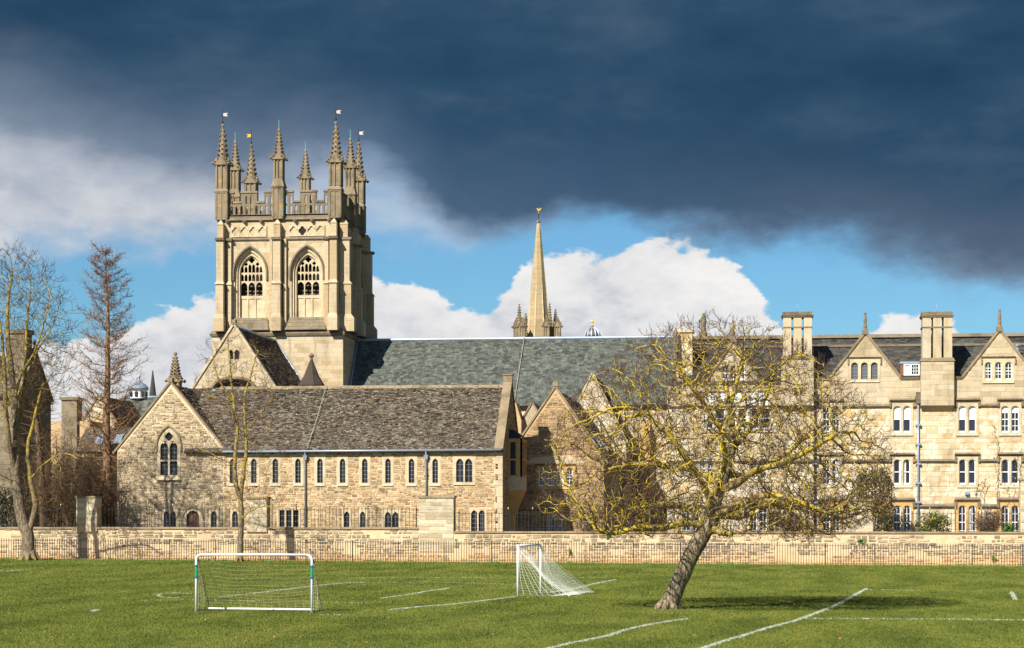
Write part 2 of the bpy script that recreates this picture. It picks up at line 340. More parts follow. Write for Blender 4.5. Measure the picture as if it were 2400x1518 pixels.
# ------------------------------------------------------------------ mesh helpers
WORG = {}
SOUTH = lambda Y0: (lambda u, d, z: (u, Y0-d, z))
EAST = lambda X0: (lambda u, d, z: (X0+d, u, z))
class MB:
    def __init__(s, tf=None): s.v = []; s.f = []; s.tf = tf or (lambda a, b, c: (a, b, c)); s.r = []
    def P(s, a, b, c): s.v.append(s.tf(a, b, c)); return len(s.v)-1
    def box(s, u0, u1, d0, d1, z0, z1):
        i = [s.P(u, d, z) for z in (z0, z1) for d in (d0, d1) for u in (u0, u1)]
        for q in ((0, 1, 3, 2), (4, 5, 7, 6), (0, 1, 5, 4), (2, 3, 7, 6), (0, 2, 6, 4), (1, 3, 7, 5)): s.f.append([i[k] for k in q])
    def taper(s, u0, u1, d0, d1, z0, U0, U1, D0, D1, z1):
        i = [s.P(*p) for p in ((u0, d0, z0), (u1, d0, z0), (u0, d1, z0), (u1, d1, z0), (U0, D0, z1), (U1, D0, z1), (U0, D1, z1), (U1, D1, z1))]
        for q in ((0, 1, 3, 2), (4, 5, 7, 6), (0, 1, 5, 4), (2, 3, 7, 6), (0, 2, 6, 4), (1, 3, 7, 5)): s.f.append([i[k] for k in q])
    def sheet(s, outer, holes, d0, d1, back=True):
        loops = [outer]+list(holes)
        flat = [p for l in loops for p in l]
        tris = tessellate_polygon([[Vector((p[0], p[1], 0)) for p in l] for l in loops])
        a = [s.P(p[0], d0, p[1]) for p in flat]; b = [s.P(p[0], d1, p[1]) for p in flat]
        for t in tris:
            s.f.append([a[k] for k in t])
            if back: s.f.append([b[k] for k in reversed(t)])
        o = 0
        for l in loops:
            n = len(l)
            for k in range(n):
                s.f.append([a[o+k], a[o+(k+1) % n], b[o+(k+1) % n], b[o+k]])
            o += n
    def prism(s, poly, d0, d1): s.sheet(poly, [], d0, d1)
    def tube(s, pts, rad, n=6, cap=True):
        pts = [Vector(p) for p in pts]; k = len(pts)
        if not hasattr(rad, '__len__'): rad = [rad]*k
        up = None; base = len(s.v)
        for i in range(k):
            t = (pts[min(i+1, k-1)]-pts[max(i-1, 0)])
            if t.length < 1e-9: t = Vector((0, 0, 1))
            t.normalize()
            if up is None: up = t.orthogonal()
            up = up-t*up.dot(t)
            if up.length < 1e-6: up = t.orthogonal()
            up.normalize(); si = t.cross(up)
            for j in range(n):
                an = 2*math.pi*j/n
                q = pts[i]+(up*math.cos(an)+si*math.sin(an))*rad[i]
                s.v.append(s.tf(q.x, q.y, q.z)); s.r.append(rad[i])
        for i in range(k-1):
            for j in range(n):
                a = base+i*n+j; b = base+i*n+(j+1) % n
                s.f.append([a, b, b+n, a+n])
        if cap:
            s.f.append([base+j for j in range(n)][::-1]); s.f.append([base+(k-1)*n+j for j in range(n)])
    def lathe(s, c, prof, n=12, rot=0):
        base = len(s.v)
        for (r, z) in prof:
            for j in range(n):
                an = 2*math.pi*j/n+rot
                s.v.append(s.tf(c[0]+r*math.cos(an), c[1]+r*math.sin(an), z))
        for i in range(len(prof)-1):
            for j in range(n):
                a = base+i*n+j; b = base+i*n+(j+1) % n
                s.f.append([a, b, b+n, a+n])
        s.f.append([base+j for j in range(n)][::-1]); s.f.append([base+(len(prof)-1)*n+j for j in range(n)])
    def blob(s, c, r):
        b = len(s.v)
        for d in ((1, 0, 0), (-1, 0, 0), (0, 1, 0), (0, -1, 0), (0, 0, 1), (0, 0, -1)):
            s.v.append(s.tf(c[0]+d[0]*r, c[1]+d[1]*r, c[2]+d[2]*r))
        for t in ((0, 2, 4), (2, 1, 4), (1, 3, 4), (3, 0, 4), (2, 0, 5), (1, 2, 5), (3, 1, 5), (0, 3, 5)): s.f.append([b+k for k in t])
    def build(s, name, mat, parent=None, smooth=False, rad=False, kind=None):
        org = WORG.get(parent, Vector((0, 0, 0))) if parent is not None else Vector((0, 0, 0))
        me = bpy.data.meshes.new(name)
        vs = np.array(s.v, dtype=np.float64).reshape(-1, 3)-np.array(org)
        me.from_pydata(vs.tolist(), [], s.f)
        me.materials.append(mat)
        if smooth: me.polygons.foreach_set('use_smooth', [True]*len(me.polygons))
        if rad:
            at = me.attributes.new('rad', 'FLOAT', 'POINT'); at.data.foreach_set('value', s.r)
        o = bpy.data.objects.new(name, me); COL.objects.link(o)
        if parent is not None: o.parent = parent
        WORG[o] = org
        if kind: o['kind'] = kind
        return o
def thing(name, label, cat, loc, group=None):
    o = bpy.data.objects.new(name, None); COL.objects.link(o); o.location = loc
    o.empty_display_size = .3
    WORG[o] = Vector(loc); o['label'] = label; o['category'] = cat
    if group: o['group'] = group
    return o
def tag(o, label, cat, group=None):
    o['label'] = label; o['category'] = cat
    if group: o['group'] = group
    return o
def rect(u0, u1, z0, z1): return [(u0, z0), (u1, z0), (u1, z1), (u0, z1)]
def arch(u0, u1, z0, zs, zt, kind='pointed', n=6, closed=True):
    w = (u1-u0)/2; c = (u0+u1)/2; h = zt-zs; right = []
    if kind == 'pointed' and h >= w*.95:
        Rr = (w*w+h*h)/(2*w); a1 = math.asin(min(1, h/Rr))
        for i in range(n+1):
            a = a1*i/n; right.append((w-Rr+Rr*math.cos(a), Rr*math.sin(a)))
    else:
        e = .8 if kind == 'pointed' else 1.0
        for i in range(n+1):
            a = math.pi/2*i/n; right.append((w*math.cos(a)**e, h*math.sin(a)))
    pts = [(c+x, zs+z) for x, z in right]
    left = [(c-x, zs+z) for x, z in reversed(right[:-1])]
    body = pts+left
    return ([(u0, z0), (u1, z0)]+body) if closed else body

# --- stones
STONE_CACHE = {}
def unit_stones(mat, jit):
    key = (mat.name, jit)
    if key not in STONE_CACHE:
        rr = random.Random(5); L = []
        for k in range(6):
            v, f = stone_geo(0, 0, 1, 1, 1, jit, rr)
            me = bpy.data.meshes.new('stone'); me.from_pydata([(a, -b, c) for a, b, c in v], [], f); me.materials.append(mat); L.append(me)
        STONE_CACHE[key] = L
    return STONE_CACHE[key]
def stone_geo(cu, cz, w, h, proud, jit, rr):
    v = []
    for lay, (ins, d) in enumerate(((0, 0), (0, .6), (.09 if jit > .02 else .03, 1))):
        for sx, sz in ((-1, -1), (1, -1), (1, 1), (-1, 1)):
            jx = rr.uniform(-jit, jit) if lay else 0; jz = rr.uniform(-jit, jit)*1.3 if lay else 0
            iz = ins*1.4
            v.append((cu+w*(sx*(.5-ins)+jx), proud*d*(1+(rr.uniform(-.3, .3) if lay == 2 and jit > .02 else 0)), cz+h*(sz*(.5-iz)+jz)))
    f = [[8, 9, 10, 11]]
    for a in (0, 4):
        for k in range(4): f.append([a+k, a+(k+1) % 4, a+4+(k+1) % 4, a+4+k])
    return v, f
def spans(poly, z):
    xs = []
    for i in range(len(poly)):
        (x0, z0), (x1, z1) = poly[i], poly[(i+1) % len(poly)]
        if (z0 <= z) != (z1 <= z): xs.append(x0+(x1-x0)*(z-z0)/(z1-z0))
    xs.sort(); return list(zip(xs[::2], xs[1::2]))
def masonry(root, frame, base, poly, excl, ch, wr, gap, proud, mat, seed, n_ind=300, jit=.05, name='stone', zr=None, bare=None):
    """courses of stones on a facade; the largest n_ind are objects of their own"""
    rr = random.Random(seed); st = []
    z0 = min(p[1] for p in poly); z1 = max(p[1] for p in poly)
    if zr: z0, z1 = max(z0, zr[0]), min(z1, zr[1])
    z = z0
    while z < z1-.04:
        h = ch*rr.uniform(.75, 1.3); h = min(h, z1-z)
        if z1-z-h < ch*.4: h = z1-z
        zb, zt = z+gap/2, z+h-gap/2; z += h
        if zt-zb < .03: continue
        inn = [spans(poly, q) for q in (zb+.003, zt-.003)]
        if not inn[0] or not inn[1]: continue
        A = []
        for (a, b) in inn[0]:
            for (c, d) in inn[1]:
                lo, hi = max(a, c), min(b, d)
                if hi-lo > .08: A.append((lo+.01, hi-.01))
        cuts = []
        for e in excl:
            ss = [x for q in (zb, (zb+zt)/2, zt) for x in spans(e, q)]
            if ss: cuts.append((min(x[0] for x in ss)-.012, max(x[1] for x in ss)+.012))
            else:
                es = [p for p in e if zb < p[1] < zt]
                if es: cuts.append((min(p[0] for p in es)-.012, max(p[0] for p in es)+.012))
        for c0, c1 in sorted(cuts):
            B = []
            for lo, hi in A:
                if c1 <= lo or c0 >= hi: B.append((lo, hi))
                else:
                    if c0-lo > .06: B.append((lo, c0))
                    if hi-c1 > .06: B.append((c1, hi))
            A = B
        for lo, hi in A:
            x = lo
            while x < hi-.02:
                w = rr.uniform(*wr)
                if hi-x-w < wr[0]*.6: w = hi-x
                if w-gap > (.09 if jit > .05 else .03):
                    hh = zt-zb; zc = (zb+zt)/2
                    if jit > .05:
                        q = rr.random()
                        if q < .22 and hh > .1:
                            f = rr.uniform(.4, .6)
                            st.append((x+w/2, zb+hh*f/2-gap*.2, w-gap, hh*f-gap*.5, proud*rr.uniform(.5, 1.2)))
                            st.append((x+w/2, zb+hh*(1+f)/2+gap*.2, (w-gap)*rr.uniform(.75, 1), hh*(1-f)-gap*.5, proud*rr.uniform(.5, 1.2)))
                        elif q > .06:
                            k1 = rr.uniform(.72, 1.08); st.append((x+w/2, zc+rr.uniform(-.12, .12)*hh, (w-gap)*rr.uniform(.8, 1.02), hh*k1, proud*rr.uniform(.5, 1.3)))
                    else: st.append((x+w/2, zc, w-gap, hh, proud*rr.uniform(.55, 1.25)))
                x += w
    if bare: st = [q for q in st if mnoise.noise(Vector((q[0]*.55+seed, q[1]*1.1, 3.3)))+.35*mnoise.noise(Vector((q[0]*2.1, q[1]*3, 7))) < bare]
    st.sort(key=lambda q: -q[2]*q[3])
    ind, rest = st[:n_ind], st[n_ind:]
    if ind:
        us = unit_stones(mat, jit); org = WORG.get(root, Vector((0, 0, 0)))
        for k, (u, zz, w, h, p) in enumerate(ind):
            o = bpy.data.objects.new(name, us[k % 6]); COL.objects.link(o); o.parent = root
            if frame == 'S': o.location = Vector((u, base, zz))-org
            else: o.location = Vector((base, u, zz))-org; o.rotation_euler = (0, 0, math.pi/2)
            o.scale = (w, p, h)
    if rest:
        mb = MB(SOUTH(base) if frame == 'S' else EAST(base))
        for (u, zz, w, h, p) in rest:
            v, f = stone_geo(u, zz, w, h, p, jit, rr)
            b = len(mb.v)
            for q in v: mb.P(*q)
            mb.f += [[b+i for i in ff] for ff in f]
        mb.build(name+'s' if False else name, mat, root, kind='stuff')
# --- slates
def slates(root, name, O, A, S, la, ls, w, h, th, jit, mat, seed, inside=None, slab=.12, slabmat=None):
    O = Vector(O); A = Vector(A).normalized(); S = Vector(S).normalized(); Nn = A.cross(S)
    if Nn.z < 0: Nn = -Nn
    rr = random.Random(seed); mb = MB()
    s_ = 0.0
    while s_ < ls:
        hh = h*rr.uniform(.92, 1.08)*(1.25-.5*s_/ls)
        a = -rr.uniform(0, w)
        while a < la:
            ww = w*rr.uniform(.6, 1.4)
            a0, a1 = max(0, a), min(la, a+ww); a += ww
            if a1-a0 < .03: continue
            if inside and not inside((a0+a1)/2, s_+hh/2): continue
            lift = th*(1+rr.uniform(-jit, jit)*2.2); dj = rr.uniform(-jit, jit)*hh*.35
            s0, s1 = s_+dj, min(ls, s_+hh*1.25)
            i = len(mb.v); g = .012*w/.3
            for (x, y, n) in ((a0+g, s0, lift), (a1-g, s0+rr.uniform(-jit, jit)*.03, lift*(1+rr.uniform(-jit, jit))), (a1-g, s1, .012), (a0+g, s1, .012),
                              (a0+g, s0, 0), (a1-g, s0, 0)):
                mb.v.append(tuple(O+A*x+S*y+Nn*n))
            mb.f += [[i, i+1, i+2, i+3], [i+4, i+5, i+1, i], [i+4, i, i+3], [i+5, i+1, i+2]]
        s_ += hh
    sm = MB()
    P = [O-Nn*.004, O+A*la-Nn*.004, O+A*la+S*ls-Nn*.004, O+S*ls-Nn*.004]
    if slab is not None:
        i = len(sm.v)
        for p in P: sm.v.append(tuple(p))
        for p in P: sm.v.append(tuple(p-Nn*slab))
        for q in ((0, 1, 2, 3), (7, 6, 5, 4), (0, 1, 5, 4), (1, 2, 6, 5), (2, 3, 7, 6), (3, 0, 4, 7)): sm.f.append([i+k for k in q])
    ro = sm.build(name, slabmat or mat, root)
    so = mb.build('slate', mat, ro, kind='stuff')
    return ro

# ------------------------------------------------------------------ the setting: ground, field, path
YRAIL = 127.3; YWALL = 130.5
def build_ground():
    mb = MB()
    xs = [-2500, -600, -200]+[-120+6*i for i in range(36)]+[130, 300, 900, 2500]
    ys = [-800, -200, -40]+[-20+5*i for i in range(35)]+[200, 400, 1200, 4000]
    for y in ys:
        for x in xs: mb.v.append((x, y, ground(x, min(y, 131))))
    n = len(xs)
    for j in range(len(ys)-1):
        for i in range(n-1): mb.f.append([j*n+i, j*n+i+1, j*n+n+i+1, j*n+n+i])
    lawn = mb.build('lawn', M['lawn'], smooth=True); lawn['kind'] = 'structure'
    mb = MB(); k = 60
    for i in range(k+1):
        x = -120+200*i/k
        for y in (YRAIL-.55+.16*math.sin(i*1.7), YWALL+.3): mb.v.append((x, y, ground(x, y)+.02))
    for i in range(k): mb.f.append([2*i, 2*i+2, 2*i+3, 2*i+1])
    p = mb.build('path', M['path']); p['kind'] = 'structure'
    mb = MB(); mb.box(-130, 90, YWALL+.4, 262, -.5, 1.45)
    t = mb.build('terrace', M['earth']); t['kind'] = 'structure'
    return lawn
LAWN = build_ground()

def grass():
    rg = np.random.default_rng(3); P = []
    def band(y0, y1, dens):
        for Yb in np.arange(y0, y1, 4.0):
            Ye = min(Yb+4, y1); xa = Xp(-40, Ye)-1; xb = Xp(2440, Ye)+1
            n = int((Ye-Yb)*(xb-xa)*dens)
            P.append(np.stack([rg.uniform(xa, xb, n), rg.uniform(Yb, Ye, n)], 1))
    band(46, 62, 560); band(62, 80, 380); band(80, 104, 200); band(104, 126.9, 120)
    P = np.concatenate(P); n = len(P)
    k = np.clip((P[:, 1]-88)/38, 0, 1); k = k*k*(3-2*k)
    z = k*.0044*np.maximum(0, 15-np.maximum(-60, P[:, 0]))
    far = np.clip((P[:, 1]-46)/80, 0, 1)
    w = rg.uniform(.006, .012, n)*(1+1.6*far); h = rg.uniform(.018, .045, n)*(1+.25*far)
    fr = np.clip((P[:, 1]-125.6)/1.4, 0, 1); h = h*(1+fr*rg.uniform(.1, 1.4, n))
    an = rg.uniform(0, np.pi, n); dx, dy = np.cos(an)*w, np.sin(an)*w
    lx = rg.normal(0, .018, n); ly = rg.normal(0, .018, n)
    V = np.empty((n, 3, 3), np.float32)
    V[:, 0] = np.stack([P[:, 0]-dx, P[:, 1]-dy, z-.004], 1)
    V[:, 1] = np.stack([P[:, 0]+dx, P[:, 1]+dy, z-.004], 1)
    V[:, 2] = np.stack([P[:, 0]+lx, P[:, 1]+ly, z+h], 1)
    me = bpy.data.meshes.new('grass'); me.vertices.add(3*n); me.loops.add(3*n); me.polygons.add(n)
    me.vertices.foreach_set('co', V.ravel()); me.loops.foreach_set('vertex_index', np.arange(3*n, dtype=np.int32))
    me.polygons.foreach_set('loop_start', np.arange(0, 3*n, 3, dtype=np.int32))
    me.polygons.foreach_set('loop_total', np.full(n, 3, np.int32)); me.update(); me.validate()
    me.materials.append(M['blade'])
    o = bpy.data.objects.new('grass', me); COL.objects.link(o); o['kind'] = 'stuff'
    o['label'] = 'short mown green grass covering the playing field'; o['category'] = 'grass'
grass()

def pitch_lines():
    """paint sits on the grass itself: each line is a strip of whitened blades over a thin painted sheet"""
    rr = random.Random(9)
    L = [([(1640, 1521), (1700, 1502), (1760, 1484), (1800, 1471), (1860, 1456), (1915, 1436), (1950, 1422), (1985, 1405), (2010, 1390), (2031, 1379)], 1.0),
         ([(1280, 1521), (1340, 1507), (1420, 1491), (1470, 1475), (1520, 1464), (1560, 1457), (1612, 1450)], .75),
         ([(912, 1429), (980, 1422), (1050, 1417), (1120, 1409), (1206, 1398)], .8),
         ([(1290, 1388), (1340, 1380), (1400, 1366), (1442, 1358)], .8),
         ([(890, 1402), (950, 1394), (1000, 1385), (1052, 1378)], .5),
         ([(452, 1391), (410, 1389), (380, 1391), (369, 1395), (378, 1399), (420, 1401)], .4),
         ([(515, 1399), (611, 1388), (722, 1374), (812, 1365), (860, 1364)], .5),
         ([(860, 1364), (1000, 1363), (1213, 1369)], .25),
         ([(320, 1407), (450, 1405), (620, 1408), (860, 1412)], .2),
         ([(1890, 1449), (2060, 1450), (2240, 1451), (2420, 1453)], .4),
         ([(2040, 1381), (2100, 1382), (2155, 1384)], .25),
         ([(2371, 1387), (2375, 1396), (2381, 1405)], .9),
         ([(212, 1431), (228, 1429), (216, 1434)], .6),
         ([(740, 1441), (830, 1440)], .25), ([(790, 1354), (960, 1353), (1212, 1353)], .22), ([(0, 1338), (70, 1334)], .3),
         ([(1330, 1353), (1420, 1354)], .2)]
    for pts, dens in L:
        q = [G(*p) for p in pts]; mb = MB()
        for a, b in zip(q[:-1], q[1:]):
            d = (b-a); ln = d.length; d.normalize(); si = Vector((-d.y, d.x, 0))
            n = int(ln*360*dens**1.4)
            for _ in range(n):
                t = rr.uniform(0, ln); s_ = rr.gauss(0, .032)
                c = a+d*t+si*s_; c.z = ground(c.x, c.y)
                an = rr.uniform(0, 6.28); w = rr.uniform(.010, .02); h = rr.uniform(.03, .05)
                i = len(mb.v)
                mb.v += [(c.x-math.cos(an)*w, c.y-math.sin(an)*w, c.z), (c.x+math.cos(an)*w, c.y+math.sin(an)*w, c.z), (c.x+rr.gauss(0, .014), c.y+rr.gauss(0, .014), c.z+h)]
                mb.f.append([i, i+1, i+2])
        mb.build('pitch_line', M['line'], LAWN)
pitch_lines()

# ------------------------------------------------------------------ boundary wall, piers, railings
ZL, ZR = 2.31, 2.07
def boundary_wall():
    xa, xs, xb = Xp(-60, YWALL), Xp(1022, YWALL), Xp(2470, YWALL)
    P2a, P2b = Xp(982, YWALL), Xp(1064, YWALL)
    r = thing('boundary_wall', 'long low rubble stone wall with flat coping running behind the field railing', 'wall', (0, YWALL, 0))
    mb = MB(SOUTH(YWALL))
    mb.prism([(xa, -.1), (xb, -.1), (xb, ZR-.11), (xs, ZR-.11), (xs, ZL-.11), (xa, ZL-.11)], 0, -.55)
    mb.build('wall_core', M['wall_mortar'], r)
    poly = [(xa, 0), (xb, 0), (xb, ZR-.12), (P2b, ZR-.12), (P2b, .75), (P2a, .75), (P2a, ZL-.12), (xa, ZL-.12)]
    masonry(r, 'S', YWALL, poly, [], .20, (.22, .75), .055, .04, M['wall_stone'], 11, 300, .10, bare=.24)
    rr = random.Random(4)
    for (u0, u1, z) in ((xa, P2a, ZL), (P2b, xb, ZR)):
        u = u0
        while u < u1-.2:
            w = min(rr.uniform(.9, 1.5), u1-u)
            m = MB(SOUTH(YWALL)); dz = rr.uniform(-.012, .012)
            m.taper(u, u+w-.012, .09, -.62, z-.11, u+.01, u+w-.02, .07, -.6, z+dz); m.build('coping_stone', M['coping'], r); u += w
    return r
boundary_wall()
def pier(px0, px1, ytop, name_label, seed, d=.12, zlo=2.0):
    u0, u1 = Xp(px0, YWALL), Xp(px1, YWALL); zt = Zp(ytop, (px0+px1)/2, YWALL)
    r = thing('stone_pier', name_label, 'pier', ((u0+u1)/2, YWALL, 0), 'square piers along the boundary wall')
    mb = MB(SOUTH(YWALL)); mb.box(u0, u1, d, -.85, zlo, zt-.12); mb.build('pier_core', M['wall_mortar'], r)
    masonry(r, 'S', YWALL-d, rect(u0, u1, zlo, zt-.12), [], .21, (.4, .85), .014, .02, M['pier'], seed, 200, .03)
    masonry(r, 'E', u1, rect(YWALL-d, YWALL+.85, 1.9, zt-.12), [], .21, (.4, .7), .014, .02, M['pier'], seed+1, 60, .03)
    m = MB(SOUTH(YWALL)); m.taper(u0-.08, u1+.08, d+.08, -.93, zt-.12, u0-.05, u1+.05, d+.05, -.9, zt); m.build('cap', M['coping'], r)
pier(180, 228, 1161, 'mossy grey stone pier in tree shadow beside the red-brown conifer trunk', 31)
pier(579, 626, 1163, 'narrow brown stone pier just right of the slender forked tree', 33)
pier(982, 1063, 1161, 'wide pale stone pier with flat cap in sunlight below the long tiled roof', 35, .03, .75)
pier(1990, 2046, 1168, 'plain pale pier on the wall behind the right side of the leaning tree', 37, -.05)
pier(2392, 2440, 1120, 'tall pier cut off by the right edge of the picture', 39, .05)

def railing(u0, u1, Y, zb, h, sp, label, group, seed, posts=2.2, finial=True, nmax=300, br=.011):
    rr = random.Random(seed); um = (u0+u1)/2
    zf = zb if callable(zb) else (lambda u: zb)
    r = thing('iron_railing', label, 'railing', (um, Y, zf(um)), group)
    bm = MB(); bm.tube([(0, 0, -.03), (0, 0, h-.06), (0, 0, h)], [br, br, .002], 4, False)
    bme = bm.build('railing_bar', M['iron'], r); mesh = bme.data
    us = []; u = u0
    while u < u1: us.append(u); u += sp
    bme.location = Vector((us[-1]-um, 0, zf(us[-1])-zf(um)))
    # the railing's own transform: WORG shift was zero-based, so rebuild at the right origin
    for v in mesh.vertices: v.co += Vector((um, Y, zf(um)))
    big = us[:-1][::-1]
    for u in big[:nmax-1]:
        o = bpy.data.objects.new('railing_bar', mesh); COL.objects.link(o); o.parent = r
        o.location = (u-um, 0, zf(u)-zf(um)); o.rotation_euler = (rr.gauss(0, .004), rr.gauss(0, .004), 0)
    if big[nmax-1:]:
        m = MB()
        for u in big[nmax-1:]: m.tube([(u, Y, zf(u)-.03), (u, Y, zf(u)+h-.06), (u, Y, zf(u)+h)], [br, br, .002], 4, False)
        m.build('railing_bar', M['iron'], r, kind='stuff')
    n = max(1, int((u1-u0)/3))
    for zz in (.14, h-.16):
        m = MB(); pts = [(u0+(u1-u0)*i/n, Y, zf(u0+(u1-u0)*i/n)+zz) for i in range(n+1)]
        m.tube(pts, .014, 4); m.build('rail', M['iron'], r)
    u = u0+.3
    while u < u1:
        m = MB(); m.tube([(u, Y+.02, zf(u)-.03), (u, Y+.02, zf(u)+h+(.12 if finial else 0))], .02, 5)
        po = m.build('post', M['iron'], r)
        if finial:
            m = MB(); zz = zf(u)+h+.12; m.lathe((u, Y+.02), [(.02, zz-.03), (.045, zz+.02), (.03, zz+.06), (.004, zz+.13)], 6); m.build('finial', M['finial_paint'], po)
        u += posts
gl = lambda u: ground(u, YRAIL)
railing(Xp(-30, YRAIL), Xp(2430, YRAIL), YRAIL, gl, 1.36, .158, 'low black iron railing along the edge of the field in front of the stone wall', 'lower field railing', 1, 2.9, False, 300, .022)
YU = YWALL+.28
UR = 'iron railings on top of the boundary wall'
for (a, b, z, l, s) in ((-30, 178, ZL, 'black railing on the wall at the far left, left of the shadowed pier', 2),
                        (230, 577, ZL, 'black railing on the wall in front of the arched wooden door', 3),
                        (628, 980, ZL, 'black railing on the wall left of the wide pale pier', 4),
                        (1066, 1988, ZR, 'long black railing on the wall behind the leaning tree', 5),
                        (2048, 2390, ZR, 'black railing on the wall in front of the clipped shrubs', 6)):
    railing(Xp(a, YU), Xp(b, YU), YU, z, 1.28, .235, l, UR, s, 1.55, True, 300, .018)

# ------------------------------------------------------------------ windows
WR = random.Random(99)
def window(root, Y, px0, px1, py0, py1, lights=1, head='pointed', bars=(1, 3), sash=None, glassm='lead_glass', surround=.13, rise=None,
           hood=False, top_pad=None, tudor_spandrel=True, fr='S', uz=None, proud=.03, smat='dressed', blind=None, mull=.10, tracery=False, hole_d=.16, hoodm='coping'):
    """returns the hole polygon for the wall and the exclusion polygon for its stones"""
    if uz: u0, u1, z0, z1 = uz
    else:
        u0, z1 = XZ(px0, py0, Y); u1, z0 = XZ(px1, py1, Y)
    tf = SOUTH(Y) if fr == 'S' else EAST(Y)
    lw = (u1-u0-mull*(lights-1))/lights; hs = []
    rz = rise if rise is not None else lw*.75
    for k in range(lights):
        a = u0+k*(lw+mull); b = a+lw
        if head == 'flat': hs.append(rect(a, b, z0, z1))
        else: hs.append(arch(a, b, z0, z1-rz, z1, head, 5))
    tp = surround if top_pad is None else top_pad
    outer = rect(u0-surround, u1+surround, z0-.14, z1+tp)
    hole = rect(u0-surround*.6, u1+surround*.6, z0-.08, z1+tp*.6)
    mb = MB(tf); mb.sheet(outer, hs, proud, -hole_d)
    win = mb.build('window', M[smat], root)
    sb = MB(tf); sb.taper(u0-surround*.8, u1+surround*.8, proud+.05, 0, z0-.2, u0-surround*.8, u1+surround*.8, proud+.01, 0, z0-.1)
    sb.build('sill', M[smat], win)
    for k in range(lights):
        a = u0+k*(lw+mull); b = a+lw
        gm = MB(tf); gm.box(a-.02, b+.02, -hole_d+(.001 if sash else .02), -hole_d-.03, z0-.02, z1+.02); gm.build('pane', M[glassm], win)
        m = MB(tf); nx, nz = bars; d0, d1 = -hole_d+.06, -hole_d+.022
        if sash:
            t = .055
            zt = z1-rz if head != 'flat' else z1
            m.sheet(hs[k], [[((a+b)/2+(x-(a+b)/2)*(lw-2*t)/lw, (z0+z1)/2+(z-(z0+z1)/2)*(z1-z0-2*t)/(z1-z0)) for x, z in hs[k]]], d0+.03, d1)
            zm = (z0+z1)/2; m.box(a+t, b-t, d0+.02, d1, zm-.03, zm+.03); bt = .018
            m.box(a+t*.5, b-t*.5, d0+.035, d1, z0+.001, z0+.11)
        else: bt = .013
        for i in range(1, nx+1):
            x = a+lw*i/(nx+1); m.box(x-bt, x+bt, d0, d1, z0, z1-(rz*.25 if head != 'flat' else 0))
        for i in range(1, nz+1):
            z = z0+(z1-z0)*i/(nz+1); m.box(a, b, d0-.004, d1, z-bt, z+bt)
        if sash or nx or nz: m.build('sash' if sash else 'leading', M['white' if sash else 'leading'], win)
        if sash and not blind:
            q = WR.random()
            if q < .45:
                cb = MB(tf); cw = lw*WR.uniform(.18, .42); c0 = a if q < .22 else b-cw
                for i in range(4): cb.taper(c0+cw*i/4, c0+cw*(i+1)/4-.01, d1-.004, d1-.02, z0, c0+cw*i/4+.01, c0+cw*(i+1)/4, d1-.002, d1-.02, z1)
                cb.build('curtain', M['blind' if WR.random() < .6 else 'curtain'], win)
        if blind:
            bm = MB(tf); zb = z1-(z1-z0)*blind; bm.box(a+.02, b-.02, d1+.012, d1-.002, zb, z1); bm.build('blind', M['blind'], win)
    if hood:
        hb = MB(tf); zz = z1+tp; e = surround+.08
        hb.taper(u0-e, u1+e, .04, 0, zz+.002, u0-e, u1+e, .15, 0, zz+.13)
        hb.box(u0-e, u0-surround, .13, 0, zz-.35, zz+.004); hb.box(u1+surround, u1+e, .13, 0, zz-.35, zz+.004)
        hb.build('hood_mould', M[hoodm], win)
    return hole, outer
def coping(root, frame, pts, d0, d1, th=.14, name='coping', mat='coping'):
    mb = MB(frame)
    for (a, b) in zip(pts[:-1], pts[1:]):
        dx, dz = b[0]-a[0], b[1]-a[1]; ln = math.hypot(dx, dz); nx, nz = -dz/ln, dx/ln
        if nz < 0: nx, nz = -nx, -nz
        mb.prism([a, b, (b[0]+nx*th, b[1]+nz*th), (a[0]+nx*th, a[1]+nz*th)], d0, d1)
    return mb.build(name, M[mat], root)
def pipe(root, pts, r, mat='gutter', name='downpipe', n=8):
    m = MB(); m.tube(pts, r, n); return m.build(name, M[mat], root, smooth=True)

